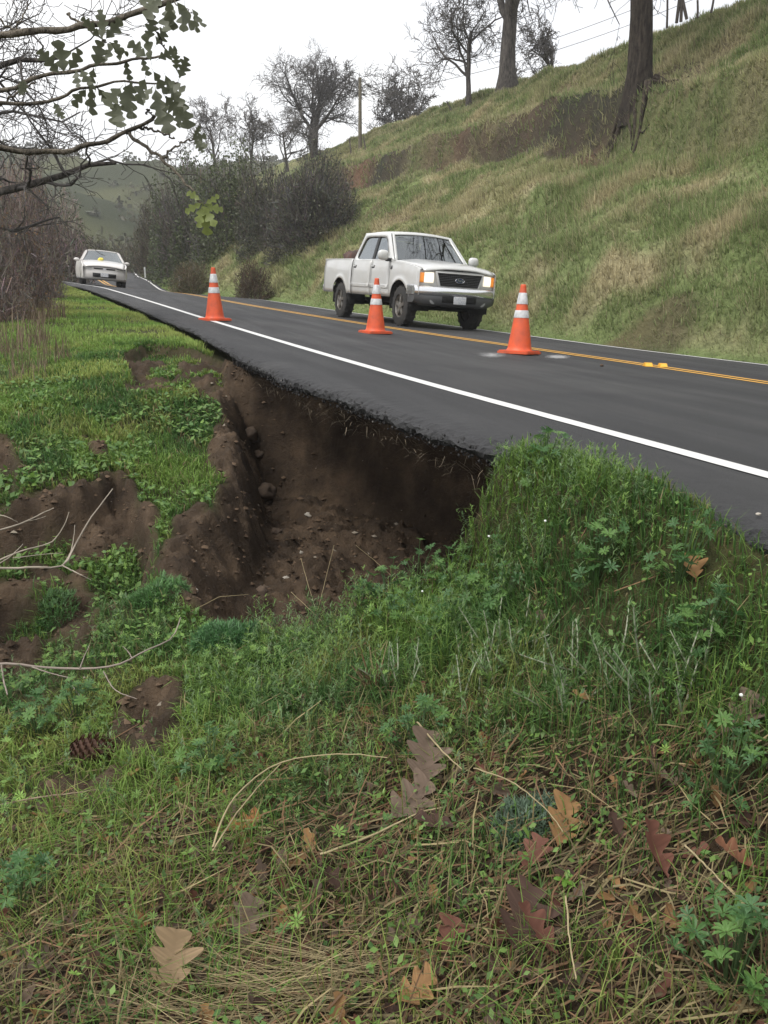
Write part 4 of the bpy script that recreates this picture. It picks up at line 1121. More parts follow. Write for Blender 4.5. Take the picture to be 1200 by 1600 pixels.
def sedan():
    p = dict(hw=.925, bz=[.2, .35, .60, .85, 1.0], bw=[.93, .975, 1.0, .985, .955], tf0=.2, tf1=.95, tfa=.11, tr0=-3.0, tr1=-3.9, tra=.10,
             x_front=.88, rock=.24, nose_low=.30, wb=2.81, wr=.33, ra=.385, flare=.012)
    p['zt'] = lambda x: np.interp(x, [-3.9, -3.2, -2.6, -.5, 0, .5, .80, .90], [1.0, 1.03, .985, .97, .93, .86, .775, .72])
    kit = body_kit(p); taper, hw, zb = kit
    T = empty('sedan', label='white sedan parked on the shoulder by the left edge line', cat='car')
    W = M_SEDAN
    for s in (1, -1):
        side_panel('front_fender', p, kit, -.62, .88, s, W, T)
        if s > 0: side_panel('door', p, kit, -1.66, -.63, s, W, T)
        side_panel('door', p, kit, -2.62, -1.67, s, W, T); side_panel('rear_quarter', p, kit, -3.85, -2.63, s, W, T)
        yf = lambda z: float(np.interp(z, [.96, 1.45], [.90, .66]))
        ring_side('window_frame', [(-.42, .965), (-1.13, 1.415), (-2.35, 1.43), (-3.15, 1.0)], [(-.72, .99), (-1.20, 1.355), (-2.28, 1.37), (-2.85, 1.01)], yf, s, W, T, 8, .03)
        flat_poly('side_window', [(x, s * (yf(z) - .015), z) for x, z in ((-.68, .985), (-1.19, 1.365), (-2.29, 1.38), (-2.88, 1.0))], M_GLASSD, T)
        def fx(y): return .955 - .24 * (abs(y) / .85) ** 3
        hl = [[(fx(y) + .012 - .05 * (z - .62), s * y, z + .035 * (y - .5)) for z in np.linspace(.625, .725, 5)] for y in np.linspace(.50, .835, 8)]
        grid_obj('headlight', np.array(hl), M_LENS, T, thick=.01)
        fg = [[(fx(y) + .014, s * y, z) for z in (.36, .43)] for y in np.linspace(.55, .76, 5)]
        grid_obj('fog_lamp_recess', np.array(fg), M_GREYPL, T, thick=.006)
    P = []
    for x in list(np.linspace(-.45, .80, 13)) + [.87, .905, .92]:
        e = float(hw(min(x, .86), .9)) - .05; row = []
        for y in np.linspace(-1, 1, 15):
            z = float(p['zt'](min(x, .80))) + .012 + .065 * (1 - abs(y) ** 2.2)
            if x > .80: z -= {.87: .02, .905: .045, .92: .08}[round(float(x), 3)]
            row.append((x + .09 * (1 - y * y) * max(0, x) , y * e, z))
        P.append(row)
    grid_obj('hood', np.array(P), W, T, thick=.02, auto=40)
    def fx(y): return .955 - .24 * (abs(y) / .85) ** 3
    prof = [(-.03, .76), (.0, .74), (.012, .66), (.005, .60), (.03, .55), (.035, .46), (.02, .34), (-.02, .26), (-.12, .23)]
    P = [[(fx(y) + a, y, z) for a, z in prof] for y in np.linspace(-.86, .86, 27)]
    grid_obj('front_bumper', np.array(P), W, T, thick=.012, auto=50)
    G = empty('grille', (0, 0, 0)); G.parent = T
    for s in (1, -1):
        q = [[(fx(y) + .022, s * y, z) for z in (.655, .705)] for y in np.linspace(.07, .42, 6)]
        grid_obj('grille_slot', np.array(q), M_UNDER, G, thick=.006)
    q = [[(fx(y) + .042, y, z) for z in (.34, .42, .50)] for y in np.linspace(-.46, .46, 9)]
    grid_obj('lower_intake', np.array(q), M_UNDER, G, thick=.006)
    em = MB().box((.985, 0, .68), (.008, .10, .03), bev=.003).build('emblem', M_CHROME, G)
    MB().box((1.012, 0, .445), (.01, .305, .152), bev=.003).build('number_plate', M_PLATE, T)
    def wcurve(x, half, z, bulge, n=13): return np.array([(x + bulge * (1 - t * t), t * half, z) for t in np.linspace(-1, 1, n)])
    B0 = wcurve(-.42, .86, .985, .12); B1 = wcurve(-1.12, .645, 1.415, .07)
    B1[:, 2] += .03 * (1 - np.linspace(-1, 1, 13) ** 2)
    P = np.array([B0 + (B1 - B0) * f for f in np.linspace(.03, .97, 7)]); P[:, :, 1] *= .95; grid_obj('windscreen', P, M_GLASS, T)
    for s, k in ((1, 12), (-1, 0)):
        P = np.array([[B0[k] + (B1[k] - B0[k]) * f + np.array([.006, o_, .006]) for o_ in (-s * .05, s * .012)] for f in np.linspace(0, 1, 6)]); grid_obj('windscreen_pillar', P, W, T, thick=.025)
    P = [[(x, t * half, z0 + .035 * (1 - t * t)) for t in np.linspace(-1, 1, 13)] for x, half, z0 in ((-1.10, .645, 1.412), (-1.3, .66, 1.435), (-1.8, .665, 1.445), (-2.35, .65, 1.425))]
    grid_obj('roof', np.array(P), W, T, thick=.025, auto=50)
    P = [[(x, t * half, z0 + .02 * (1 - t * t)) for t in np.linspace(-1, 1, 9)] for x, half, z0 in ((-2.35, .64, 1.425), (-3.12, .78, 1.02))]; grid_obj('rear_window', np.array(P), M_GLASSD, T)
    P = [[(x, t * half, z0 + .02 * (1 - t * t)) for t in np.linspace(-1, 1, 9)] for x, half, z0 in ((-3.10, .84, 1.02), (-3.6, .82, 1.03), (-3.86, .78, 1.0), (-3.92, .78, .6), (-3.88, .78, .3))]; grid_obj('boot_lid', np.array(P), W, T, thick=.02, auto=40)
    MB().box((-1.5, 0, .32), (4.4, 1.45, .16)).box((.5, 0, .5), (.5, 1.3, .3)).box((-1.5, 0, .55), (1.9, 1.5, .3)).build('chassis', M_UNDER, T)
    for xc in (0, -2.81):
        for s in (1, -1):
            pts = [[(xc + .392 * math.cos(a), s * y, .337 + .392 * math.sin(a)) for y in (.89, .55)] for a in np.linspace(-.15, math.pi + .15, 15)]
            grid_obj('wheel_well', np.array(pts), M_UNDER, T, thick=.01); wheel(T, xc, s * .80, .33, .215, 7, .66)
    I = empty('cabin', (0, 0, 0)); I.parent = T
    MB().box((-.75, 0, .92), (.4, 1.5, .16), bev=.05).build('dashboard', M_BLACKPL, I, auto=30)
    for s in (1, -1): MB().box((-1.75, s * .38, .95), (.16, .48, .62), bev=.06).box((-1.78, s * .38, 1.30), (.10, .24, .15), bev=.04).build('seat', M_SEAT, I, auto=30)
    MB().box((-2.7, 0, .95), (.18, 1.3, .5), bev=.06).build('rear_seat', M_SEAT, I, auto=30)
    def mirror(s, parent, off):
        lump('mirror', (.07, .11, .075), W, 5, parent, off, 2, .05)
    mirror(1, T, (-.72, 1.0, 1.0))
    # the near-side front door stands ajar
    D = side_panel('open_door', p, kit, -1.66, -.63, -1, W, T)
    piv = Vector((-.63, -.90, 0)); a = R(9)
    for v in D.data.vertices:
        q = v.co - piv; v.co = piv + Vector((q.x * math.cos(a) - q.y * math.sin(a), q.x * math.sin(a) + q.y * math.cos(a), q.z))
    lump('mirror', (.07, .12, .075), W, 6, D, (-.70, -1.06, 1.0), 2, .05)
    return T
car = sedan()
_cp = aty(166, 447, 33.5)
place_on_road(car, 0.30, 39.5, R(-90 + 2.0), 0.0)
bpy.context.view_layer.update()
yl = lump('yellow_vest', (.12, .22, .075), mat('hi_vis_yellow', (.72, .62, .10), .7, bump=.3), 9, amp=.4)
yl.location = car.matrix_world @ Vector((-.42, -.10, 1.07)); tag(yl, 'crumpled yellow cloth at the foot of the parked sedan windscreen', 'cloth')

# ================================================================== ROADSIDE FURNITURE
M_CONE = mat('orange_cone_plastic', (.72, .105, .03), .5, col2=(.50, .085, .035), nscale=7, detail=8)
M_CBASE = mat('dirty_orange_base', (.70, .10, .03), .6, col2=(.45, .10, .05), nscale=7)
M_COLLAR = mat('reflective_collar', (.56, .57, .58), .45, col2=(.36, .36, .36), nscale=14, detail=8)
def cone(x, y, label, lean=0.0):
    H = .915
    T = empty('traffic_cone', (x, y, float(road_z(np.array([x]), np.array([y]))[0]) + .006), label=label, cat='traffic cone', group='orange cones along the closed lane')
    T.rotation_euler = (0, .035 + lean, random.uniform(0, 1))
    def rad(z): return .168 + (.034 - .168) * (z - .04) / (H - .04)
    b = MB(); n = 8; pl = []
    for cx, cy, a0 in ((1, 1, 0), (-1, 1, 90), (-1, -1, 180), (1, -1, 270)):
        for k in range(5):
            a = R(a0 + k * 22.5); pl.append((cx * .185 + .05 * math.cos(a), cy * .185 + .05 * math.sin(a)))
    b.prism(pl, 0, .028)
    b.prism([(q[0] * .93, q[1] * .93) for q in pl], .0285, .042)
    for sx in (1, -1):
        for sy in (1, -1): b.box((sx * .185, sy * .185, -.0), (.05, .05, .012))
    b.build('base', M_CBASE, T, auto=30)
    pr = [(.180, .042), (.173, .055), (rad(.07), .07)] + [(rad(z), z) for z in np.linspace(.1, H - .03, 8)] + [(rad(H - .02) + .001, H - .015), (rad(H), H - .004), (rad(H) - .006, H), (rad(H) - .010, H - .008), (rad(H) - .008, H - .15)]
    b = MB().lathe(pr, 36); b.build('body', M_CONE, T, auto=50)
    for z0, z1 in ((.655, .805), (.475, .575)):
        b = MB().lathe([(rad(z0) + .001, z0), (rad(z0) + .004, z0 + .002), (rad(z1) + .004, z1 - .002), (rad(z1) + .001, z1)], 36); b.build('collar', M_COLLAR, T, auto=50)
    return T
def on_road(u, v):
    return pix(u, v, lambda x, y: road_z(x, y))
for (u, v, lab, ln) in ((336, 501, 'orange traffic cone with white collars on the white edge line, farthest', -.02), (586.5, 521, 'orange traffic cone with white collars in front of the pickup truck', 0), (811, 553, 'orange traffic cone with white collars beside the pale spill, nearest', .02)):
    q = on_road(u, v); cone(q[0], q[1], lab, ln)
def marker(u, v, lab):
    q = on_road(u, v); T = empty('pavement_marker', (q[0], q[1], q[2] + .006), (0, .04, -.25), lab, 'road marker', 'yellow markers on the centre line')
    b = MB(); b.add([(-.05, -.05, 0), (.05, -.05, 0), (.05, .05, 0), (-.05, .05, 0), (-.045, -.022, .045), (.045, -.022, .045), (.045, .022, .045), (-.045, .022, .045)], [(3, 2, 1, 0), (4, 5, 6, 7), (0, 1, 5, 4), (1, 2, 6, 5), (2, 3, 7, 6), (3, 0, 4, 7)])
    b.build('body', mat('marker_yellow', (.75, .38, .03), .4), T)
    b = MB(); b.add([(-.040, -.0475, .006), (.040, -.0475, .006), (.037, -.027, .040), (-.037, -.027, .040)], [(0, 1, 2, 3)]); b.build('reflector', mat('amber_reflector', (.85, .48, .06), .15), T)
marker(1012, 573, 'yellow raised marker on the centre line, left of the pair'); marker(1035, 574, 'yellow raised marker on the centre line, right of the pair')
def paddle(P, h, lab):
    T = empty('delineator_post', P, (0, 0, 0), lab, 'delineator', 'white marker posts along the road')
    b = MB(); n = 10
    pl = [(-.05, 0), (.05, 0), (.05, h - .05)] + [(.05 * math.cos(R(a)), h - .05 + .05 * math.sin(R(a))) for a in range(15, 180, 15)] + [(-.05, h - .05)]
    b.prism(pl, -.012, .012, axis='y'); b.build('post', mat('white_post', (.72, .72, .70), .5, col2=(.6, .6, .57), nscale=6), T, auto=30)
    MB().box((0, -.017, h - .10), (.075, .008, .09), bev=.002).build('reflector', mat('post_reflector', (.80, .80, .82), .2), T)
paddle(pix(281, 449, lambda x, y: np.where(x > xr(y) + .25, hill_z(x, y), road_z(x, y)), 20, 60), .62, 'white marker post on the right road edge, nearer of two')
paddle(atd(227, 434, 57), .65, 'white marker post on the right road edge, farther of two')
_q = atd(66, 440, 27); paddle((_q[0], _q[1], float(gz(_q[0], _q[1]))), .62, 'white marker post in the grass left of the sedan')

# ================================================================== TREES
def tubes_np(polys, radii, n):
    P = np.asarray(polys, float); Rr = np.asarray(radii, float); B, k = P.shape[:2]
    T = np.gradient(P, axis=1); T /= np.linalg.norm(T, axis=-1, keepdims=True) + 1e-9
    ref = np.array([.31, .22, .93]); A = np.cross(T, ref); A /= np.linalg.norm(A, axis=-1, keepdims=True) + 1e-9; C = np.cross(T, A)
    w = np.arange(n) * 2 * np.pi / n
    V = P[:, :, None] + (A[:, :, None] * np.cos(w)[:, None] + C[:, :, None] * np.sin(w)[:, None]) * Rr[:, :, None, None]
    idx = np.arange(B * k * n).reshape(B, k, n)
    a = idx[:, :-1]; b = idx[:, 1:]
    F = np.stack([a, np.roll(a, -1, 2), np.roll(b, -1, 2), b], -1).reshape(-1, 4)
    return V.reshape(-1, 3), F
class Tree:
    def __init__(s, seed): s.r = random.Random(seed); s.br = {}
    def rv(s): return Vector((s.r.gauss(0, 1), s.r.gauss(0, 1), s.r.gauss(0, 1)))
    def grow(s, p, d, L, rad, lev, P):
        n = P['steps'][lev]; pts = [p.copy()]; rs = [rad]; ds = [d.copy()]
        for i in range(n):
            d = (d + s.rv() * P['wander'][lev] + Vector((0, 0, P['trop'][lev]))).normalized()
            p = p + d * (L / n); pts.append(p.copy()); ds.append(d.copy()); rs.append(rad * (1 - (1 - P['taper'][lev]) * (i + 1) / n))
        s.br.setdefault(lev, []).append((pts, rs))
        if lev + 1 >= P['levels']: return
        nc = P['kids'][lev]
        for c in range(nc):
            f = P['start'][lev] + (1 - P['start'][lev]) * (c + s.r.random()) / nc
            i = min(n, max(1, int(round(f * n)))); q = s.rv(); dd = ds[i]
            perp = (q - dd * q.dot(dd)); perp.normalize()
            a = R(s.r.uniform(*P['angle'][lev]))
            nd = (dd * math.cos(a) + perp * math.sin(a)).normalized()
            if lev == 0 and nd.z < -.05: nd.z = abs(nd.z)
            s.grow(pts[i], nd, L * P['ratio'][lev] * s.r.uniform(.7, 1.15) * (1.15 - .35 * f), rs[i] * P['rr'][lev], lev + 1, P)
OAK = dict(levels=5, steps=[7, 8, 6, 5, 4], wander=[.07, .20, .24, .26, .28], trop=[.02, .05, .03, .03, .02], taper=[.55, .3, .3, .35, .4],
           kids=[8, 7, 7, 7], start=[.38, .25, .2, .15], angle=[(30, 62), (30, 70), (30, 75), (25, 70)], ratio=[.95, .55, .55, .55], rr=[.62, .58, .55, .5])
def make_tree(name, loc, H, rad, seed, label, P=OAK, lean=(0, 0), col=(.085, .078, .074), tw=None, min_r=.008, group='bare oaks along the ridge', flare=True):
    t = Tree(seed); T = empty(name, loc, label=label, cat='tree', group=group)
    t.grow(Vector((0, 0, -.3)), Vector((lean[0], lean[1], 1)).normalized(), H * P.get('tl', .52), rad, 0, P)
    col = np.array(col); tw = col * 1.35 if tw is None else np.array(tw)
    for part, levs in (('trunk', [0]), ('limb', [1]), ('twig', [2, 3, 4, 5])):
        vs_ = []
        for lv in levs:
            br = t.br.get(lv)
            if not br: continue
            pts = np.array([[tuple(q) for q in b[0]] for b in br]); rr = np.maximum(np.array([b[1] for b in br]), min_r)
            if lv == 0 and flare: rr[:, 0] *= 1.7; rr[:, 1] *= 1.08
            v, f = tubes_np(pts, rr, [14, 8, 5, 3, 3, 3][lv])
            if lv < 2:
                q = v + np.asarray(loc); v = v * (1 + ((fbm(q[:, 2] * 6 + q[:, 0] * 4, q[:, 1] * 5, seed, 3) - .5) * .0)[:, None])
            c = (col if lv < 3 else tw) * (.75 + .5 * rng.random((len(v), 1)))
            vs_.append((v, [f], c))
        if not vs_: continue
        if part == 'limb':
            br = t.br[1]
            for b in br:
                v, f = tubes_np(np.array([[tuple(q) for q in b[0]]]), np.maximum(np.array([b[1]]), min_r), 8)
                obj('limb', raw_mesh('limb', v, f, col * (.75 + .5 * rng.random((len(v), 1))), True), M_BARK, T)
            continue
        V, F, C = join(vs_)
        o = obj('crown' if part == 'twig' else 'trunk', raw_mesh(part, V, F, C, True), M_BARK if part == 'trunk' else M_TWIG, T)
        if part == 'twig': o['kind'] = 'stuff'
    return T
def bark_material():
    m, t, b = new_mat('bark')
    tc = t.nodes.new('ShaderNodeTexCoord'); mp = t.nodes.new('ShaderNodeMapping'); mp.inputs['Scale'].default_value = (1, 1, .22); t.links.new(tc.outputs['Object'], mp.inputs['Vector'])
    n = noise_node(t, mp.outputs['Vector'], 14, 6, .7); at = t.nodes.new('ShaderNodeAttribute'); at.attribute_name = 'Col'
    mu = t.nodes.new('ShaderNodeMix'); mu.data_type = 'RGBA'; mu.blend_type = 'MULTIPLY'; mu.inputs['Factor'].default_value = 1
    t.links.new(at.outputs['Color'], mu.inputs['A']); t.links.new(ramp_node(t, n, [(.35, (.35, .35, .35)), (.65, (1.5, 1.45, 1.35))]), mu.inputs['B'])
    t.links.new(mu.outputs['Result'], b.inputs['Base Color']); b.inputs['Roughness'].default_value = .95; b.inputs['Specular IOR Level'].default_value = .1
    t.links.new(bump_node(t, n, 1.0, .06), b.inputs['Normal']); return m
M_BARK = bark_material()
def ridge(u, v, d):
    q = atd(u, v, d); return (q[0], q[1], float(hill_z(np.array([q[0]]), np.array([q[1]]))[0]) - .1)
def oakv(**k): d = dict(OAK); d.update(k); return d
TALL = oakv(kids=[7, 9, 9, 8], angle=[(14, 46), (28, 62), (30, 75), (25, 70)], tl=.46, start=[.34, .2, .2, .15], ratio=[1.25, .52, .55, .62], wander=[.06, .12, .2, .26, .28], trop=[.02, .05, .03, .02, .02])
q = atd(492, 262, 85); make_tree('oak_tree', (q[0], q[1], q[2] - .3), 11.2, .42, 14, 'tall bare oak with a full rounded crown left of the utility pole', TALL, min_r=.016)
q = atd(622, 236, 80); make_tree('oak_tree', (q[0], q[1], q[2] - .3), 8.2, .22, 23, 'small bare oak on the ridge just right of the utility pole', oakv(tl=.36, kids=[7, 8, 8, 7], angle=[(18, 50), (30, 65), (30, 75), (25, 70)], start=[.14, .25, .2, .15], ratio=[1.5, .5, .55, .6], wander=[.07, .13, .2, .26, .28]), min_r=.02)
q = ridge(733, 185, 56); make_tree('oak_tree', q, 7.6, .17, 31, 'slender forked bare oak on the ridge left of the thick trunk', oakv(kids=[7, 6, 7, 6], tl=.6, start=[.2, .2, .2, .15]), (-.10, .05), min_r=.014)
q = ridge(793, 150, 52); make_tree('oak_tree', q, 14.0, .46, 47, 'bare oak on the ridge with a straight thick trunk, crown out of frame', oakv(tl=.62, start=[.34, .25, .2, .15], kids=[10, 8, 7, 6]), (.02, 0), min_r=.014)
q = ridge(868, 105, 62); make_tree('oak_tree', q, 6.4, .16, 59, 'thin bare oak on the ridge between the two thick trunks', oakv(tl=.5, start=[.2, .2, .2, .15], kids=[7, 7, 7, 5]), min_r=.016)
q = pix(992, 150, hzs, 18, 60) + np.array([.3, .2, 0]); q[2] = float(hzs(q[0], q[1])) - .5
big = make_tree('oak_tree', (q[0], q[1], q[2] - .4), 15.0, .38, 61, 'massive dark oak trunk with bare roots on the eroded hillside', oakv(tl=.72, kids=[9, 7, 7, 6], start=[.36, .2, .2, .15], trop=[.02, .02, .01, .01, 0], wander=[.04, .2, .24, .26, .28]), (.0, -.02), (.050, .043, .038), min_r=.009)
for k in range(14):                                                   # roots gripping the bank
    a = R(130 + 15 * k + random.uniform(-8, 8)); pts = [Vector((.25 * math.cos(a), .25 * math.sin(a), .8))]; L = random.uniform(.6, 1.5)
    for i in range(1, 8):
        f = i / 7; x_ = q[0] + math.cos(a + .3 * math.sin(3 * f + k)) * (.3 + L * f); y_ = q[1] + math.sin(a + .3 * math.sin(3 * f + k)) * (.3 + L * f)
        pts.append(Vector((x_ - q[0], y_ - q[1], float(hzs(x_, y_)) - q[2] + .4 + .25 * (1 - f) ** 3 + .03)))
    v, f = tubes_np(np.array([[tuple(p_) for p_ in pts]]), np.array([np.linspace(.09, .02, 8)]), 8)
    obj('root', raw_mesh('root', v, f, np.array([.06, .05, .042]) * np.ones((len(v), 1)), True), M_BARK, big)
q = atd(-150, 440, 17); make_tree('oak_tree', (q[0], q[1], float(gz(q[0], q[1]))), 8.6, .20, 75, 'gnarled bare oak leaning into the top left of the frame', oakv(wander=[.12, .30, .32, .3, .3], trop=[.02, .01, .0, 0, 0], kids=[9, 7, 7, 6], start=[.40, .2, .2, .15], ratio=[.85, .55, .55, .55]), (.30, .12), min_r=.006, group='bare trees on the left')
for u, v, d, H, lab, sd in ((338, 262, 78, 8.0, 'small pale bare tree above the green scrub, left of two', 83), (392, 262, 74, 6.5, 'small pale bare tree above the green scrub, right of two', 85), (448, 262, 80, 7.0, 'low spreading bare tree beside the foot of the tall oak', 87)):
    q = atd(u, v, d); make_tree('bare_tree', q, H, .12, sd, lab, oakv(kids=[7, 6, 6, 5], tl=.45, start=[.15, .2, .2, .15]), col=(.10, .092, .085), min_r=.016, group='small bare trees behind the scrub')

# ------------------------------------------------------------------ shrubs
def shrub(name, base, rx, ry, H, label, n_tw, n_lf, ctw, clf, seed, lw=.012, ls=.05, group=None, cat='shrub', up=.35, rnd=.45):
    r = np.random.default_rng(seed); T = empty(name, base, label=label, cat=cat, group=group)
    st = []
    for k in range(6):
        a = r.uniform(0, 6.28); e = np.array([math.cos(a) * rx * .55, math.sin(a) * ry * .55, H * r.uniform(.5, .8)])
        m = e * np.array([.35, .35, .5]) + r.normal(0, .08, 3) * H * .3
        pts = np.array([[0, 0, -.3], m * .5 + r.normal(0, .03, 3), m, (m + e) / 2 + r.normal(0, .05, 3), e])
        v, f = tubes_np(pts[None], np.linspace(.035, .01, 5)[None] * (H / 3) ** .5, 5); obj('stem', raw_mesh('stem', v, f, np.array(ctw) * .8 * np.ones((len(v), 1)), True), M_TWIG, T)
    def lobes(n):
        e = r.normal(0, 1, (n, 3)); e[:, 2] = np.abs(e[:, 2]) * 1.0 - .15; e /= np.linalg.norm(e, axis=1, keepdims=True)
        k = .72 + .55 * (fbm(e[:, 0] * 2.6 + seed, e[:, 1] * 2.6 + e[:, 2] * 2.2, seed, 3) - .2)
        return e, k
    e, k = lobes(n_tw); S = np.array([rx, ry, H * .97])
    a0 = r.uniform(.2, .95, (n_tw, 1)) ** .8; P0 = e * a0 * k[:, None] * S; rv_ = r.normal(0, 1, (n_tw, 3)); rv_ /= np.linalg.norm(rv_, axis=1, keepdims=True); rv_[:, 2] = rv_[:, 2] * .8 + .25; P2 = P0 + (e * (1 - rnd) * k[:, None] * S + rv_ * rnd * min(rx, ry, H)) * r.uniform(.18, .42, (n_tw, 1))
    P2[:, 2] += up * r.random(n_tw) * H * .06; qn = np.linalg.norm(P2 / S, axis=1) / k; P2 *= np.minimum(1, (1.0 + .08 * r.random(n_tw)) / qn)[:, None]; P1 = (P0 + P2) / 2 + r.normal(0, .03, (n_tw, 3)) * S
    sd = r.normal(0, 1, (n_tw, 3)); sd /= np.linalg.norm(sd, axis=1, keepdims=True); w = lw * r.uniform(.5, 1.4, (n_tw, 1))
    V = np.stack([P0 - sd * w, P0 + sd * w, P1 - sd * w * .7, P1 + sd * w * .7, P2], 1).reshape(-1, 3); b = (np.arange(n_tw) * 5)[:, None]
    c = np.array(ctw) * r.uniform(.5, 1.5, (n_tw, 1)) * (1 + r.normal(0, .10, (n_tw, 3)))
    o = obj('twigs', raw_mesh('twigs', V, [np.concatenate([b, b + 1, b + 3, b + 2], 1), np.concatenate([b + 2, b + 3, b + 4], 1)], np.repeat(c, 5, 0)), M_TWIG, T); o['kind'] = 'stuff'
    if n_lf:
        e, k = lobes(n_lf); P = e * (r.random((n_lf, 1)) ** .35) * k[:, None] * S + r.normal(0, .02, (n_lf, 3)) * S
        keep = fbm(P[:, 0] * 2.2 / rx + seed, P[:, 1] * 2.2 / ry + P[:, 2] * 2.2 / H, seed + 3, 3) > .38; P = P[keep]; n = len(P)
        a = r.normal(0, 1, (n, 3)); a /= np.linalg.norm(a, axis=1, keepdims=True); b2 = np.cross(a, r.normal(0, 1, (n, 3))); b2 /= np.linalg.norm(b2, axis=1, keepdims=True)
        s = ls * r.uniform(.5, 1.4, (n, 1)); V = np.stack([P - a * s, P + b2 * s * .5, P + a * s, P - b2 * s * .5], 1).reshape(-1, 3); b = (np.arange(n) * 4)[:, None]
        c = np.array(clf) * r.uniform(.55, 1.5, (n, 1)) * (1 + .3 * (fbm(P[:, 0] * 1.3, P[:, 2] * 1.3, seed, 2)[:, None] - .5))
        o = obj('foliage', raw_mesh('foliage', V, np.concatenate([b, b + 1, b + 2, b + 3], 1), np.repeat(c, 4, 0)), M_LEAF, T); o['kind'] = 'stuff'
    return T
def px_shrub(name, u, v, d, vtop, wpx, label, n_tw, n_lf, ctw, clf, seed, zf, **k):
    q = atd(u, v, d); x, y = q[0], q[1]
    z = float(zf(np.array([x]), np.array([y]))[0]); z = min(z, q[2] + .3); H = atd(u, vtop, d)[2] - z; rx = wpx / 2 / 1387 * d * 1.18; H *= 1.18
    return shrub(name, (x, y, z), rx, rx * .9, H, label, n_tw, n_lf, ctw, clf, seed, **k)
GT = (.12, .108, .098); GL = (.072, .090, .042)
rs = dict(group='scrub on the bank right of the road')
px_shrub('shrub', 496, 412, 41, 244, 150, 'dense dark leafless shrub on the slope behind the pickup cab', 12000, 12000, (.105, .096, .090), (.085, .09, .055), 201, hzs, lw=.013, ls=.06, **rs)
px_shrub('shrub', 432, 425, 45, 246, 120, 'dark twiggy shrub left of the dense leafless one', 6000, 12000, (.11, .10, .09), (.075, .080, .048), 203, hzs, lw=.014, ls=.06, **rs)
px_shrub('shrub', 372, 438, 50, 232, 145, 'tall olive green shrub with rounded top above the road bend', 3500, 22000, GT, (.095, .115, .052), 205, hzs, lw=.015, ls=.085, **rs)
px_shrub('shrub', 305, 442, 55, 250, 135, 'broad dark green shrub above the right edge line bend', 3500, 22000, GT, (.085, .105, .05), 207, hzs, lw=.016, ls=.09, **rs)
px_shrub('shrub', 262, 440, 64, 300, 80, 'small brownish shrub at the inside of the road bend', 5000, 7000, (.09, .075, .06), (.07, .068, .034), 209, hzs, lw=.018, ls=.07, **rs)
px_shrub('shrub', 300, 455, 45, 405, 70, 'low straw coloured shrub at the road edge behind the marker post', 3500, 2500, (.16, .13, .085), (.10, .10, .05), 211, hzs, lw=.012, ls=.04, **rs)
px_shrub('shrub', 395, 462, 38, 405, 60, 'low rusty shrub on the bank above the farthest cone', 3000, 2200, (.11, .08, .06), (.09, .075, .04), 212, hzs, lw=.011, ls=.04, **rs)
ls_ = dict(group='brown thicket on the left verge')
BT = (.26, .215, .19); BL = (.28, .17, .09)
for i, (u, v, d, vt, w, tw, lf, lab) in enumerate((
        (-25, 505, 17, 262, 130, 9000, 1500, 'greyish brown leafless thicket at the left frame edge, nearest'), (30, 478, 21, 250, 110, 9000, 1800, 'brown leafless thicket with rusty leaves, second from the left edge'),
        (58, 455, 27, 246, 84, 9000, 2200, 'tall purplish brown thicket left of the sedan'), (100, 440, 47, 300, 90, 6000, 2600, 'darker green brown thicket left behind the sedan'),
        (-60, 470, 26, 235, 130, 7000, 1200, 'pale grey thicket behind the nearest one at the left edge'), (20, 440, 33, 244, 110, 7000, 1500, 'grey twiggy thicket rising behind the rusty one'))):
    px_shrub('thicket', u, v, d, vt, w, lab, tw, lf, tuple(np.array(BT) * (1 - .06 * (i % 3))), BL if i != 3 else (.06, .07, .03), 221 + i, gz, lw=.0055 * d / 17, ls=.022 * d / 17, up=.4, rnd=.75, **ls_)
bs = dict(group='scrub far along the road')
for i, (u, v, d, vt, w, lf, lab) in enumerate(((150, 436, 82, 372, 90, (.085, .088, .042), 'olive scrub directly behind the parked sedan'), (205, 434, 88, 378, 80, (.10, .085, .05), 'brownish scrub above the far end of the road'),
        (110, 436, 74, 350, 70, (.06, .068, .034), 'dark scrub left behind the sedan roof'), (235, 436, 80, 345, 60, (.065, .075, .036), 'green scrub at the right of the far road end'))):
    px_shrub('shrub', u, v, d, vt, w, lab, 3500, 5000, (.10, .085, .07), lf, 241 + i, lambda x, y: x * 0 + .3, lw=.02, ls=.10, **bs)
def far_scrub():
    n = 1700; x = U(-110, 130, n); y = U(110, 400, n); z = far_z(x, y); k = fbm(x * .035, y * .035, 251, 3) > .40; x, y, z = x[k], y[k], z[k]; n = len(x)
    m = 34; r = U(1.0, 3.4, n)[:, None, None]; e = rng.normal(0, 1, (n, m, 3)); e[..., 2] = np.abs(e[..., 2]); e /= np.linalg.norm(e, axis=-1, keepdims=True)
    P = (np.stack([x, y, z], -1)[:, None] + e * r * rng.random((n, m, 1)) ** .4 * np.array([1, 1, 1.1])).reshape(-1, 3); N = len(P)
    a = rng.normal(0, 1, (N, 3)); b2 = rng.normal(0, 1, (N, 3)); V = np.stack([P - a * .26, P + b2 * .24, P + a * .26, P - b2 * .24], 1).reshape(-1, 3); b = (np.arange(N) * 4)[:, None]
    c = np.repeat(np.array([.060, .066, .038]) * rng.uniform(.6, 1.4, (n, 1)) + rng.random((n, 1)) * np.array([.03, .016, .008]), m, 0) * rng.uniform(.7, 1.3, (N, 1))
    tag(obj('far_scrub', raw_mesh('far_scrub', V, np.concatenate([b, b + 1, b + 2, b + 3], 1), np.repeat(c, 4, 0)), M_LEAF), 'scrub and small trees scattered over the far hills', 'scrub', kind='stuff')
far_scrub()
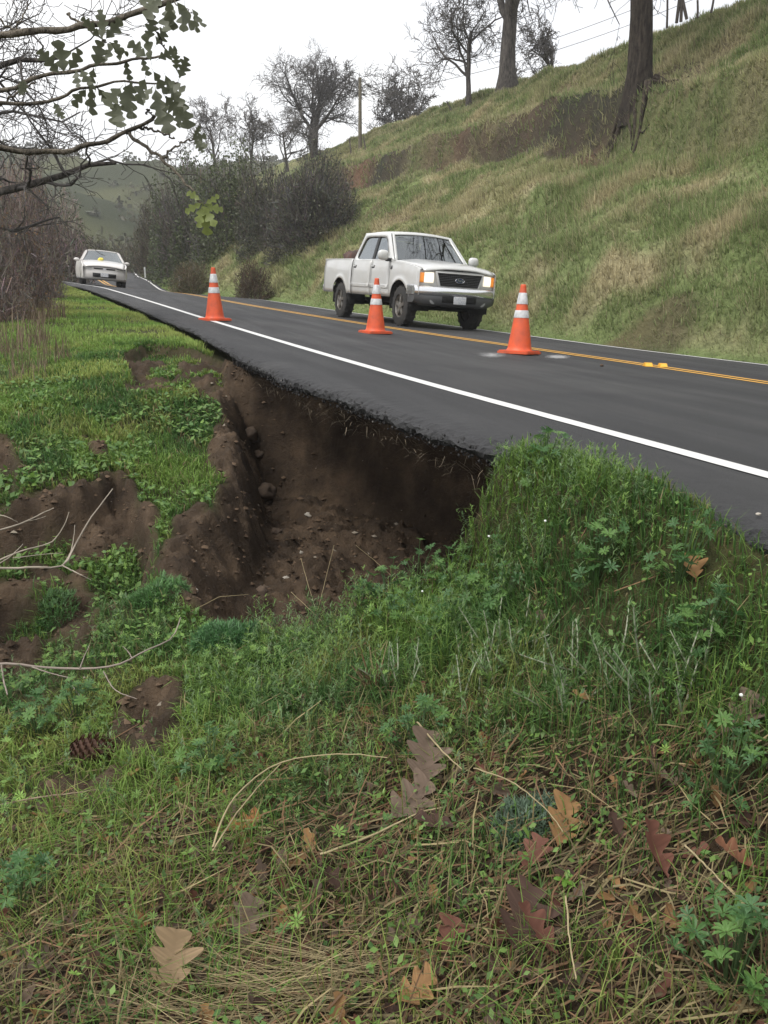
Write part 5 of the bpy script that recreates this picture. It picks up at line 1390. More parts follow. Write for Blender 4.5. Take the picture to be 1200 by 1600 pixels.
def weeds():
    n = 9000; y = U(9.5, 26, n); x = -.05 * y - .1 - 2.2 * rng.random(n) ** 1.2 + (fbm(y * .8, y * 0, 263, 3) - .5) * 1.4; k = rng.random(n) < sstep(.35, .55, fbm(x * 1.4, y * .7, 261, 3)) ; x, y = x[k], y[k]; n = len(x)
    h = U(.15, .62, n) * (.4 + .8 * fbm(x, y, 262, 2)); c = np.array([.22, .165, .11]) * (.5 + .8 * rng.random((n, 1)))
    V, F, C = join([blades(np.stack([x, y, gz(x, y) - .02], -1), h, .0011 * y * U(.4, 1, n), U(0, 6.28, n), np.abs(rng.normal(.12, .14, n)), U(0, .5, n), c * .8, c)])
    tag(obj('dry_weeds', raw_mesh('dry_weeds', V, F, C), M_DRY), 'tall dry brown weeds along the left verge', 'weeds', kind='stuff')
weeds()

# ------------------------------------------------------------------ pole, fence
def pole():
    q = atd(563, 262, 70); h = atd(562, 121, 70)[2] - q[2] + .6
    T = empty('utility_pole', (q[0], q[1], q[2] - .6), (0, 0, .2), 'tall thin wooden utility pole on the skyline left of the ridge', 'pole')
    MB().tube([(0, 0, 0), (0, 0, h * .5), (0.03, 0, h)], [.16, .14, .11], 10).build('shaft', mat('pole_wood', (.11, .095, .065), .9, col2=(.15, .13, .09), nscale=5), T, auto=40)
    for zz, dy in ((.98, 0), (.90, .1)):
        MB().lathe([(.001, .0), (.05, .01), (.05, .09), (.03, .10), (.06, .15), (.001, .17)], 10, 'z', c=(.14, dy, h * zz - .6)).build('insulator', M_GREYPL, T)
        e = atd(1330, -150 + 30 * (zz < .95), 75) - np.array([q[0], q[1], q[2] - .6]); e = Matrix.Rotation(-.2, 3, 'Z') @ Vector(e); s = Vector((.14, dy, h * zz - .5))
        pts = [s + (e - s) * f - Vector((0, 0, 4 * 1.6 * f * (1 - f))) for f in np.linspace(0, 1, 24)]
        MB().tube(pts, .018, 5).build('wire', M_BLACKPL, T)
pole()
M_POST = mat('weathered_post', (.085, .07, .06), .95, col2=(.13, .115, .10), nscale=9, bump=.4, bscale=30)
for i, (u0, v0, u1, v1, d, lab) in enumerate(((698, 158, 717, 194, 58, 'fence post leaning left on the ridge below the slender oak'), (664, 207, 675, 224, 66, 'short fence post tilted left at the ridge foot'), (607, 222, 620, 252, 66, 'fence post leaning left below the small ridge oak'),
        (588, 217, 595, 247, 67, 'fence post right of the utility pole, second'), (568, 213, 574, 250, 66, 'fence post right beside the utility pole'), (546, 216, 550, 258, 66, 'fence post left beside the utility pole'),
        (1043, -6, 1042, 40, 37, 'thin upright fence post right of the massive oak trunk'), (1090, 0, 1090, 24, 36, 'thin fence post farthest up the ridge but one'), (1116, -8, 1111, 16, 36, 'leaning fence post farthest up the ridge'))):
    q = atd(u1, v1 + 4, d); t = atd(u0, v0, d); rr = .05 if d > 50 else .04
    T = MB().tube([(0, 0, 0), tuple((t - q) * .5 + np.array([.01, 0, 0])), tuple(t - q)], [rr * 1.1, rr, rr * .9], 7).build('fence_post', M_POST, None, auto=40, loc=q); tag(T, lab, 'post', 'old fence posts on the ridge')
T = empty('braced_post', atd(1062, 34, 37), label='braced wooden corner post of the fence on the ridge', cat='post'); q = np.array(T.location)
for a, b in (((1057, 36), (1063, -12)), ((1073, 30), (1064, -12)), ((1064, 34), (1066, -12))):
    A = atd(*a, 37) - q; Bq = atd(*b, 37) - q; MB().tube([tuple(A), tuple(Bq)], .06, 7).build('timber', M_POST, T, auto=40)

# ================================================================== NEAR BRANCHES AND LEAVES
def oak_leaf(name, col, curl=.25, seed=0, lobes=4, wid=.33, n=32):
    """a lobed leaf one unit long from the stalk at the origin along +x"""
    r = random.Random(seed); V = []; C = []; ph = r.uniform(-.2, .2)
    for i in range(n + 1):
        t = i / n; env = math.sin(math.pi * min(1, t * .93 + .05)) ** .75 * (.65 + .5 * t)
        lb = .30 + .70 * (0.5 + .5 * math.sin(2 * math.pi * (lobes * t + .6 + ph))) ** .5
        w = wid * env * lb if 0 < i < n else .012
        x = t; bend = curl * (t * t - t * .4)
        for sgn in (-1, 0, 1):
            k = w * (1 + .18 * math.sin(7 * t + sgn)) * sgn
            V.append((x + abs(k) * .30, k, bend + abs(k) * curl * 1.1 + .02 * math.sin(9 * t + seed)))
            sh = .85 if sgn == 0 else 1.0 + .25 * r.uniform(-1, 1); C.append(tuple(c * sh for c in col))
    F = []
    for i in range(n):
        for s in (0, 1): a = i * 3 + s; F.append((a, a + 3, a + 4, a + 1))
    o = len(V); V += [(-.18, -.008, 0), (-.18, .008, 0), (.02, -.008, .004), (.02, .008, .004)]; C += [tuple(c * .8 for c in col)] * 4; F.append((o, o + 2, o + 3, o + 1))
    return raw_mesh(name, V, np.array(F), np.array(C), True)
def bez(pts, n=14):
    P = np.array(pts, float); t = np.linspace(0, 1, len(P)); k = np.linspace(0, 1, n); out = np.zeros((n, 3))
    # Catmull-Rom through the points
    for i, s in enumerate(k):
        j = min(int(s * (len(P) - 1)), len(P) - 2); f = s * (len(P) - 1) - j
        p0, p1, p2, p3 = P[max(j - 1, 0)], P[j], P[j + 1], P[min(j + 2, len(P) - 1)]
        out[i] = .5 * (2 * p1 + (p2 - p0) * f + (2 * p0 - 5 * p1 + 4 * p2 - p3) * f * f + (3 * p1 - p0 - 3 * p2 + p3) * f ** 3)
    return out
def hanging_branch():
    T = empty('oak_branch', atd(-60, 120, 1.9), label='leafy oak branch reaching in from the top left corner', cat='branch'); O = np.array(T.location)
    c = np.array([.15, .135, .115])
    def bough(name, pts, d0, d1, r0, r1, n=26):
        P = bez([atd(u, v, d0 + (d1 - d0) * i / (len(pts) - 1)) - O for i, (u, v) in enumerate(pts)], n)
        P = P + np.array([[math.sin(i * 1.9), math.cos(i * 2.3), math.sin(i * 1.3)] for i in range(n)]) * .0022
        rr = .82 * np.linspace(r0, r1, n) * (1 + .10 * np.sin(np.arange(n) * 2.1))
        v, f = tubes_np(P[None], rr[None], 8); return obj(name, raw_mesh(name, v, f, c * (.75 + .5 * rng.random((len(v), 1))), True), M_BARK, T)
    bough('bough', [(-420, 40), (-200, 58), (0, 53), (80, 47), (150, 38), (215, 20), (310, -18)], 1.9, 1.8, .0085, .006)
    bough('bough', [(-420, 190), (-200, 185), (0, 142), (60, 121), (130, 107), (180, 98), (222, 92), (262, 84)], 1.85, 1.7, .0058, .0022)
    bough('bough', [(-420, 200), (-200, 175), (0, 161), (70, 161), (105, 146), (150, 134), (200, 128), (280, 131)], 1.9, 1.75, .0055, .0018)
    bough('bough', [(-420, 160), (-200, 205), (0, 231), (70, 238), (115, 233), (165, 220), (205, 203), (243, 182)], 1.8, 1.7, .0078, .0036)
    bough('twig', [(198, 207), (225, 228), (256, 251), (290, 286), (318, 322)], 1.72, 1.62, .0042, .002)
    bough('twig', [(254, 249), (268, 234), (285, 223), (302, 217)], 1.67, 1.66, .0028, .0014); bough('twig', [(218, 200), (240, 203), (272, 216)], 1.71, 1.72, .0028, .0020)
    bough('twig', [(105, 22), (130, 40), (158, 60), (165, 66)], 1.86, 1.8, .003, .0015); bough('twig', [(0, 165), (35, 140), (55, 128)], 1.9, 1.84, .0028, .0016)
    bough('twig', [(-20, 8), (20, 45), (48, 0)], 1.9, 1.9, .0026, .0015); bough('twig', [(240, 184), (232, 172), (228, 178)], 1.7, 1.7, .002, .0012); bough('twig', [(262, 84), (250, 60), (240, 38)], 1.7, 1.68, .002, .0012); bough('twig', [(255, -15), (275, 5), (300, 20)], 1.75, 1.7, .002, .001)
    dark = [oak_leaf('oak_leaf_blade', (.125, .135, .085), .15, s, 3 + s % 2, .34 + .03 * (s % 3)) for s in range(5)]; lite = [oak_leaf('oak_leaf_blade', (.20, .24, .07), .15, 20 + s, 3, .32) for s in range(2)]
    LV = [(232, 62, 80, 34), (244, 70, 60, 30), (236, 95, 100, 36), (228, 88, 140, 30), (248, 92, 30, 30), (240, 112, -60, 34), (258, 118, -70, 36), (262, 128, -30, 30), (280, 122, 70, 30), (276, 110, 95, 24), (226, 124, -110, 40), (205, 128, -100, 42), (196, 134, -80, 44), (188, 138, -130, 40), (182, 160, -95, 38), (184, 170, -80, 30), (200, 150, -75, 36),
          (243, 140, -80, 44), (250, 155, -75, 52), (238, 135, -120, 30), (258, 150, -50, 34), (272, 140, -70, 38), (282, 158, -75, 40), (286, 170, -110, 30), (142, 138, -90, 36), (134, 140, -130, 30), (152, 137, -50, 30), (150, 104, 80, 34), (160, 100, 60, 30), (146, 106, -100, 34), (100, 112, 100, 40), (92, 114, 130, 36), (108, 110, 60, 34), (118, 110, -80, 26),
          (160, 62, 90, 38), (166, 60, 50, 34), (156, 58, 130, 32), (170, 66, -30, 30), (188, 97, 100, 28), (196, 95, -80, 26), (214, 94, 80, 24), (222, 92, -70, 24), (250, -6, -120, 40), (262, 0, -80, 40), (276, 4, -60, 42), (288, 8, -90, 36), (300, 14, -60, 30), (268, 6, -100, 44), (304, 20, -85, 26), (246, -8, -150, 30), (126, 108, -60, 26), (84, 160, -60, 24), (30, 150, 70, 24),
          (300, 217, 10, 22), (304, 217, -60, 22), (302, 216, 60, 20), (308, 222, -30, 20)]
    for i, (u, v, a, L) in enumerate(LV + [(316, 322, -100, 34), (318, 322, -60, 36), (314, 318, -150, 28), (320, 320, -20, 30), (322, 318, 30, 24), (312, 312, 150, 22), (318, 326, -80, 40)]):
        lt = i >= len(LV); d = 1.70 + .1 * random.uniform(-1, 1) if not lt else 1.62; p0 = atd(u, v, d); p1 = atd(u + math.cos(R(a)) * 50, v - math.sin(R(a)) * 50, d + random.uniform(-.03, .03))
        X = Vector(p1 - p0).normalized(); Zv = Vector(CAMP - p0).normalized() + Vector([random.gauss(0, .42) for _ in range(3)]); Y = Zv.cross(X).normalized(); Zv = X.cross(Y)
        s = L / 1387 * d * .98; me = random.choice(lite if lt else dark); o = obj('leaf', me, M_LEAF, T)
        o.rotation_euler = Matrix((X, Y, Zv)).transposed().to_euler(); o.location = tuple(p0 - O); o.scale = (s, s * random.uniform(.8, 1.1), s)
hanging_branch()
def stick(name, pts, r0, r1, label, cat, col, lift=.94, subs=(), group=None, n=20, m=None, close=.8):
    """a dead branch or stalk lying just above the ground it is seen against"""
    def P3(L, lf):
        out = []
        for i, (u, v) in enumerate(L):
            g = pix(u, v); f = lf[i] if hasattr(lf, '__len__') else lf
            out.append(CAMP + (g - CAMP) * f)
        return out
    main = P3(pts, lift); T = empty(name, main[0], label=label, cat=cat, group=group); O = np.array(main[0])
    for j, (L, a, b, lf) in enumerate([(None, r0, r1, None)] + list(subs)):
        P = bez((main if L is None else P3(L, lf)) - O, n)
        P = P + rng.normal(0, .0006, P.shape)
        v, f = tubes_np(P[None], np.linspace(a, b, n)[None], 6); obj('stem' if j == 0 else 'side_twig', raw_mesh(name, v, f, np.array(col) * (.7 + .6 * rng.random((len(v), 1))), True), m or M_TWIG, T)
    return T
PALE = (.30, .26, .21)
stick('dead_branch', [(-140, 880), (0, 888), (50, 886), (98, 884), (118, 850), (140, 812), (158, 788), (176, 764)], .0085, .0035, 'pale forked dead branch on the bare bank at the left edge', 'branch', PALE, .90,
      [([(98, 884), (112, 858), (117, 820)], .0045, .002, .90), ([(98, 884), (120, 895), (142, 906)], .005, .002, .9), ([(-20, 884), (30, 862), (78, 848), (98, 825), (108, 800)], .006, .0022, .9), ([(0, 880), (18, 868), (36, 850)], .004, .002, .9), ([(20, 872), (70, 866), (98, 864)], .003, .0015, .9)])
stick('dead_branch', [(-120, 860), (0, 828), (40, 815), (70, 800), (84, 794)], .0065, .003, 'thin pale dead branch above the forked one at the left edge', 'branch', PALE, .9, [([(-10, 802), (12, 808), (28, 816)], .004, .002, .9), ([(40, 815), (62, 810), (72, 806)], .003, .0015, .9)])
stick('dead_branch', [(-140, 1050), (0, 1037), (60, 1042), (130, 1045), (185, 1038), (225, 1018), (268, 997), (282, 965)], .0075, .0025, 'long grey dead branch curving up from the left edge', 'branch', (.24, .20, .17), .90,
      [([(50, 1042), (80, 1052), (112, 1060)], .004, .002, .9), ([(2, 1037), (6, 1065), (12, 1086)], .005, .003, .9), ([(162, 1050), (180, 1078), (214, 1092)], .0032, .0015, .92), ([(125, 1044), (132, 1025), (140, 1008)], .003, .0012, .9), ([(105, 1060), (116, 1076), (125, 1088)], .003, .0014, .92), ([(206, 1028), (200, 1018), (192, 1010)], .003, .0012, .9)])
stick('dead_branch', [(0, 1258), (60, 1246), (110, 1240), (155, 1234)], .004, .002, 'thin dead twig lying across the brown soil mound', 'twig', (.22, .17, .12), .97)
ST = (.36, .295, .17)
for pts, r0, r1, lf, lab in (
        ([(333, 1325), (345, 1285), (372, 1240), (430, 1195), (500, 1180), (560, 1179), (605, 1184)], .0032, .0014, .88, 'long arched straw stalk in the middle foreground'),
        ([(332, 1330), (372, 1268), (420, 1212), (445, 1188)], .0030, .0012, .9, 'straight straw stalk crossing the long arched one'),
        ([(652, 1128), (690, 1172), (722, 1202)], .0030, .0018, .92, 'short pale stalk below the dry stem clump'),
        ([(500, 1335), (580, 1306), (650, 1272), (690, 1262)], .0036, .0018, .95, 'thick tan stalk lying beside the large brown oak leaves'),
        ([(470, 872), (482, 915), (494, 955)], .0022, .0016, .96, 'upright bare stalk against the hollow, left of the V pair'),
        ([(522, 852), (510, 900), (497, 952)], .0022, .0016, .96, 'upright branched stalk against the hollow, right of the V pair'),
        ([(384, 956), (420, 978), (462, 1000)], .0026, .0014, .95, 'pale stalk lying on the near rim of the hollow'),
        ([(455, 925), (490, 958), (520, 988)], .0026, .0016, .95, 'tan stalk at the rim under the V pair of stalks'),
        ([(556, 852), (590, 880), (612, 900)], .0022, .0012, .95, 'thin stalk leaning into the dark hollow above the lupines'),
        ([(740, 1200), (800, 1222), (850, 1262), (880, 1300)], .0022, .0012, .93, 'thin bent stalk right of the foreground centre'),
        ([(884, 1400), (890, 1470), (900, 1530)], .0022, .0016, .93, 'slender pale green stalk below the bright rosette'),
        ([(1070, 1320), (1110, 1360), (1150, 1400)], .0026, .0014, .95, 'tan stalk at the right edge above the reddish leaf')):
    stick('dry_stalk', pts, r0, r1, lab, 'stalk', ST, lf, group='long dry stalks in the foreground', m=M_DRY)
q0 = pix(585, 1085)
T = empty('dry_stem_clump', q0, label='tuft of dry brown stems in the middle of the foreground', cat='dry plant')
for k in range(34):
    a = random.uniform(0, 6.28); ln = random.uniform(.10, .24); le = random.uniform(.15, 1.0); c = random.choice([(.17, .10, .055), (.13, .075, .045), (.30, .23, .13)])
    p = Vector((random.gauss(0, .012), random.gauss(0, .012), -.01)); d = Vector((math.cos(a) * math.sin(le), math.sin(a) * math.sin(le), math.cos(le))); pts = [p, p + d * ln * .5 + Vector((0, 0, .01)), p + d * ln + Vector((0, 0, -.02 * le))]
    v, f = tubes_np(np.array([[tuple(x) for x in pts]]), np.array([[.003, .0024, .001]]), 5); obj('stem', raw_mesh('stem', v, f, np.array(c) * (.7 + .6 * rng.random((len(v), 1)))), M_DRY, T)

# ------------------------------------------------------------------ small plants
def lupine_leaf(nl, col, seed):
    r = random.Random(seed); V = []; F = []; C = []
    for k in range(nl):
        a = 2 * math.pi * k / nl + r.uniform(-.1, .1); L = r.uniform(.85, 1.05); dx, dy = math.cos(a), math.sin(a); w = .155; b = len(V)
        for t, ww, z in ((.05, .0, .02), (.35, w * .8, .16), (.68, w, .24), (1.0, .0, .24)):
            z *= r.uniform(.8, 1.2)
            if ww == 0: V.append((dx * t * L, dy * t * L, z)); C.append(tuple(c * (1.25 if t < .1 else 1) for c in col))
            else:
                V += [(dx * t * L - dy * ww, dy * t * L + dx * ww, z + .05), (dx * t * L, dy * t * L, z), (dx * t * L + dy * ww, dy * t * L - dx * ww, z + .05)]; C += [col, tuple(c * .85 for c in col), col]
        F += [(b, b + 2, b + 1), (b, b + 3, b + 2), (b + 1, b + 2, b + 5), (b + 1, b + 5, b + 4), (b + 2, b + 3, b + 6), (b + 2, b + 6, b + 5), (b + 4, b + 5, b + 7), (b + 5, b + 6, b + 7)]
    return raw_mesh('lupine_leaf', V, np.array(F), np.array(C))
LUP = [lupine_leaf(7 + s % 3, c, s) for s, c in enumerate([(.090, .190, .055), (.070, .160, .050), (.13, .245, .065), (.085, .175, .070)])]
def lupine(u, v, label, n=14, sp=.11, hh=.19, lr=.030, pool=LUP):
    q = pix(u, v); T = empty('lupine', q, label=label, cat='plant', group='leafy lupine plants on the bank')
    for k in range(n):
        a = random.uniform(0, 6.28); rr = sp * math.sqrt(random.random()); z = hh * (1 - .5 * (rr / sp) ** 2) * random.uniform(.6, 1.1); P = Vector((rr * math.cos(a), rr * math.sin(a), z + float(gz(q[0] + rr * math.cos(a), q[1] + rr * math.sin(a))) - q[2]))
        v_, f = tubes_np(np.array([[(P.x * .25, P.y * .25, -.01), (P.x * .6, P.y * .6, P.z * .6), tuple(P)]]), np.array([[.0024, .002, .0014]]), 4); obj('stalk', raw_mesh('stalk', v_, f, np.array([.09, .15, .06]) * np.ones((len(v_), 1))), M_LEAF, T)
        o = obj('leaf', random.choice(pool), M_LEAF, T); s = lr * random.uniform(.7, 1.25); o.scale = (s, s, s * random.uniform(.6, 1.4)); o.location = P; tl = .75 * rr / sp
        o.rotation_euler = (random.gauss(-math.sin(a) * -tl, .22), random.gauss(math.cos(a) * tl * .9, .22) , random.uniform(0, 6.28))
for a in (
    (560, 960, 'bluish green lupine at the near rim of the hollow, leftmost'), (605, 935, 'lupine at the hollow rim, second from the left'), (650, 915, 'tall lupine at the hollow rim, third from the left'), (700, 925, 'lupine at the hollow rim, fourth from the left'), (745, 945, 'lupine at the hollow rim below the dark hollow corner'),
    (620, 985, 'lupine just in front of the rim row, left one'), (690, 990, 'lupine just in front of the rim row, right one'), (775, 965, 'lupine with pale centres right of the rim row'), (1060, 905, 'dark lupine in the mound grass near the right edge'), (930, 905, 'lupine in the mound grass left of the dark one'), (1085, 1030, 'grey green lupine at the right frame edge'),
    (60, 1150, 'bushy lupine at the left edge above the pine cone'), (120, 1130, 'bushy lupine between the grey branch and the pine cone'), (330, 1215, 'low lupine right of the pine cone mound'), (650, 1185, 'small lupine under the tuft of dry stems'), (30, 1430, 'dark round-leaved lupine low at the left edge'), (1130, 1240, 'lupine half hidden in grass at the right edge'), (1140, 1540, 'lupine in the bottom right corner'), (850, 740, 'lupine leaning over the asphalt on the mound')):
    lupine(*a, n=20 + (a[1] % 6))
def weed_mass():
    """upright leafy sprigs and palmate leaves massed on the rim and the mound"""
    n = 6500; x = U(-1.2, 2.0, n); y = U(1.7, 4.6, n); d = np.hypot(x, y)
    w = sstep(.40, .58, fbm(x * 2.3 + 4, y * 2.3, 361, 3)) * (.25 + .75 * sstep(.25, .9, x)) * (1 - .75 * litter(x, y)); e = xe(y)
    k = (rng.random(n) < w) & (bil(SOIL, x, y) < .25) & (x < e - .03); x, y = x[k], y[k]; n = len(x); z = gz(x, y); H = U(.08, .18, n) * (1 + .45 * (x > .5) * (y > 2.3)) * np.clip((e[k] - x) * 4, .45, 1); m = 26
    f = rng.random((n, m)); az0 = U(0, 6.28, n)[:, None]; le = np.abs(rng.normal(.25, .2, n))[:, None]
    P = np.stack([x[:, None] + H[:, None] * f * np.sin(le) * np.cos(az0), y[:, None] + H[:, None] * f * np.sin(le) * np.sin(az0), z[:, None] + H[:, None] * f * np.cos(le)], -1).reshape(-1, 3); N = len(P)
    base = DEEP * .7 + (FRESH * 1.05 - DEEP * .7) * rng.random((n, 1)); base = base + (np.array([.17, .26, .11]) - base) * (rng.random((n, 1)) < .3)
    c = np.repeat(base, m, 0) * rng.uniform(.7, 1.35, (N, 1)); parts = [blades(P, U(.012, .032, N), U(.003, .0055, N), U(0, 6.28, N), U(.5, 1.25, N), U(0, .6, N), c * .75, c * 1.1)]
    V, F, C = join(parts); tag(obj('leafy_weeds', raw_mesh('leafy_weeds', V, F, C), M_LEAF), 'bright green leafy weeds massed on the rim and mound', 'weeds', kind='stuff')
    n = 3000; x = U(-1.5, 1.95, n); y = U(1.6, 6.5, n); k = (rng.random(n) < sstep(.46, .62, fbm(x * 2.0, y * 2.0, 365, 3))) & (rng.random(n) > .85 * litter(x, y)) & (bil(SOIL, x, y) < .3) & (x < xe(y) - .1); x, y = x[k], y[k]; n = len(x); z = gz(x, y) + U(.03, .12, n); L = U(.012, .026, n); parts = []
    ti = rng.normal(0, .35, (n, 2)); c = (DEEP + (FRESH - DEEP) * rng.random((n, 1))) * rng.uniform(.8, 1.3, (n, 1)); a0 = U(0, 6.28, n); Cn = np.stack([x, y, z], -1)
    for j in range(8):
        a = a0 + j * 2 * math.pi / 8; o = np.stack([np.cos(a), np.sin(a), ti[:, 0] * np.cos(a) + ti[:, 1] * np.sin(a) + .22], -1) * L[:, None]; t = np.stack([-np.sin(a), np.cos(a), 0 * a], -1) * (L * .17)[:, None]
        V = np.stack([Cn, Cn + o * .6 - t, Cn + o, Cn + o * .6 + t], 1).reshape(-1, 3); b = (np.arange(n) * 4)[:, None]; parts.append((V, [np.concatenate([b, b + 1, b + 2, b + 3], 1)], np.repeat(c * (.9 + .2 * (j % 2)), 4, 0)))
    V, F, C = join(parts); tag(obj('palmate_weeds', raw_mesh('palmate_weeds', V, F, C), M_LEAF), 'small star shaped leaves mixed through the bank grass', 'weeds', kind='stuff')
weed_mass()
def crumbs():
    n = 1700; y = U(3.5, 9.4, n); f = rng.random(n); jx = rng.normal(0, .012, n); e = xe(y) + (fbm(y * .7, y * 0 + 3, 71, 2) - .5) * .14 * (sstep(3.3, 4.2, y) * sstep(9.8, 8.4, y)); x = e + .01 + .05 * (f < .15) * rng.random(n) + jx; z = road_z(x, y) - .06 - .09 * f
    s_ = .003 + .011 * rng.random(n) ** 3; T = np.array([(1, 0, 0), (-.5, .87, .1), (-.5, -.87, -.1), (0, 0, 1), (.1, 0, -.9)]); TF = np.array([(0, 1, 3), (1, 2, 3), (2, 0, 3), (1, 0, 4), (2, 1, 4), (0, 2, 4)])
    Tn = T[None] * (1 + rng.normal(0, .3, (n, 5, 1))); V = Tn * s_[:, None, None] + np.stack([x, y, z], -1)[:, None]; c = np.array([.035, .034, .034]) * rng.uniform(.5, 1.8, (n, 1)); c = np.where(rng.random((n, 1)) < .06, np.array([.17, .16, .145]), c)
    tag(obj('asphalt_crumbs', raw_mesh('asphalt_crumbs', V.reshape(-1, 3), (TF[None] + (np.arange(n) * 5)[:, None, None]).reshape(-1, 3), np.repeat(c, 5, 0)), M_TWIG), 'crumbs of broken asphalt along the undercut edge', 'asphalt', kind='stuff')
crumbs()
def feathery(u, v, label, n, sp, hh, col, seed, ll=.028):
    r = np.random.default_rng(seed); q = pix(u, v); T = empty('feathery_plant', q, label=label, cat='plant', group='fine leaved green clumps')
    a = r.uniform(0, 6.28, n); rr = sp * np.sqrt(r.random(n)); x, y = rr * np.cos(a), rr * np.sin(a); z0 = gz(q[0] + x, q[1] + y) - q[2]; z = z0 + hh * np.sqrt(np.clip(1 - (rr / sp) ** 2 * .85, 0, 1)) * r.random(n) ** .6 * (.35 + 1.1 * fbm((q[0] + x) * 14, (q[1] + y) * 14, seed, 2))
    c = np.array(col) * r.uniform(.6, 1.4, (n, 1)); V, F, C = join([blades(np.stack([x, y, z], -1), r.uniform(.5, 1.2, n) * ll, np.full(n, ll * .16), a + r.normal(0, .9, n), np.abs(r.normal(.8, .5, n)), r.uniform(0, .8, n), c * .7, c)])
    o = obj('foliage', raw_mesh('foliage', V, F, C), M_LEAF, T); o['kind'] = 'stuff'
    for k in range(10):
        i = r.integers(n); v_, f = tubes_np(np.array([[(x[i] * .2, y[i] * .2, 0), (x[i] * .6, y[i] * .6, z[i] * .6), (x[i], y[i], z[i])]]), np.array([[.0026, .002, .001]]), 4); obj('stem', raw_mesh('stem', v_, f, np.array([.08, .13, .05]) * np.ones((len(v_), 1))), M_LEAF, T)
feathery(352, 1015, 'rounded feathery green clump at the lower left of the hollow', 2600, .17, .15, (.085, .20, .07), 301, .04)
feathery(250, 935, 'feathery green patch on the grass strip left of the hollow', 1500, .17, .09, (.10, .22, .065), 303, .04)
feathery(90, 970, 'small feathery green tuft on the bare soil at left', 900, .13, .09, (.09, .19, .06), 305, .04)
feathery(820, 1300, 'grey green feathery sprig in the leaf litter', 1200, .085, .07, (.14, .21, .14), 307, .028)
def silver(u, v, label, n, seed):
    r = random.Random(seed); q = pix(u, v); T = empty('pale_stemmed_plant', q, label=label, cat='plant', group='grey green plants with pale stems'); bl = []
    for k in range(n):
        a = r.uniform(0, 6.28); le = abs(r.gauss(.5, .35)); L = r.uniform(.11, .22); p = Vector((r.gauss(0, .06), r.gauss(0, .06), 0)); p.z = float(gz(q[0] + p.x, q[1] + p.y)) - q[2]
        d = Vector((math.cos(a) * math.sin(le), math.sin(a) * math.sin(le), math.cos(le))); side = Vector((-d.y, d.x, 0)) * r.gauss(0, .3); pts = [p + d * (L * f) + side * (L * f * f) for f in np.linspace(0, 1, 6)]
        v_, f = tubes_np(np.array([[tuple(x) for x in pts]]), np.linspace(.0034, .0016, 6)[None], 5); obj('stem', raw_mesh('stem', v_, f, np.array([.46, .47, .36]) * (.65 + .5 * rng.random((len(v_), 1)))), M_DRY, T)
        for j in range(46):
            f = .15 + .85 * r.random(); b = p + d * (L * f) + side * (L * f * f); bl.append((tuple(b), r.uniform(.018, .036) * (1.2 - .4 * f), r.uniform(0, 6.28)))
    P = np.array([b[0] for b in bl]); h = np.array([b[1] for b in bl]); a = np.array([b[2] for b in bl]); m = len(P); c = np.array([.16, .27, .10]) * rng.uniform(.6, 1.35, (m, 1))
    V, F, C = join([blades(P, h, np.full(m, .0036), a, U(.4, 1.0, m), U(0, .5, m), c * .9, c)]); o = obj('foliage', raw_mesh('foliage', V, F, C), M_LEAF, T); o['kind'] = 'stuff'
for i, (u, v, lab) in enumerate(((640, 1075, 'pale stemmed plant right of the dry stem tuft'), (735, 1090, 'pale stemmed plant with long bare stem, second from the dry tuft'), (800, 1060, 'upright pale stemmed plant in the middle of the row'), (865, 1075, 'pale stemmed plant right of the row middle'), (925, 1065, 'pale stemmed plant with forked white stems'), (985, 1090, 'pale stemmed plant second from the right end'), (1060, 1090, 'pale stemmed plant at the right end of the row'), (790, 1010, 'pale stemmed plant behind the row'))):
    silver(u, v, lab, 9, 320 + i)
def seedling(u, v, label, n, s, col, up=.03):
    q = pix(u, v); T = empty('seedling', q + np.array([0, 0, up]), label=label, cat='seedling')
    me = raw_mesh('seed_leaf', [(0, 0, 0), (.45, .26, .10), (.45, 0, .06), (.45, -.26, .10), (.8, .2, .12), (.8, 0, .09), (.8, -.2, .12), (1, 0, .08)], np.array([(0, 2, 1), (0, 3, 2), (1, 2, 5), (1, 5, 4), (2, 3, 6), (2, 6, 5), (4, 5, 7), (5, 6, 7)]), np.array([col] * 8), True)
    for k in range(n):
        o = obj('leaf', me, M_LEAF, T); o.scale = (s * random.uniform(.8, 1.1),) * 3; o.rotation_euler = (random.gauss(0, .15), random.gauss(-.15, .2), 6.28 * k / n + random.uniform(-.3, .3))
    v_, f = tubes_np(np.array([[(0, 0, -up - .01), (.004, 0, -up * .5), (0, 0, 0)]]), np.array([[.002, .002, .0018]]), 5); obj('stalk', raw_mesh('stalk', v_, f, np.array([col] * len(v_))), M_LEAF, T)
seedling(882, 1392, 'bright green leafy rosette in the right foreground', 8, .028, (.17, .33, .05)); seedling(940, 1318, 'seedling with four rounded leaves right of the tan oak leaf', 4, .022, (.16, .28, .06)); seedling(625, 1528, 'single broad bright green leaf near the bottom edge', 2, .030, (.17, .30, .07)); seedling(975, 1600 - 20, 'small round-leaved seedling at the bottom edge', 3, .020, (.18, .29, .07))
def flower(u, v, ut, vt, label):
    a = pix(u, v); t = CAMP + (a - CAMP) * .97; tp = atd(ut, vt, math.hypot(t[0], t[1])); T = empty('wild_flower', a, label=label, cat='flower')
    P = bez([a - a, (tp - a) * .5 + np.array([.015, 0, .02]), (tp - a)], 8); v_, f = tubes_np(P[None], np.full((1, 8), .0016), 5); obj('stalk', raw_mesh('stalk', v_, f, np.array([[.33, .34, .20]] * len(v_))), M_DRY, T)
    lump('blossom', (.006, .006, .005), mat('white_petals', (.75, .76, .72), .6), 7, T, tuple(tp - a), 1, .3)
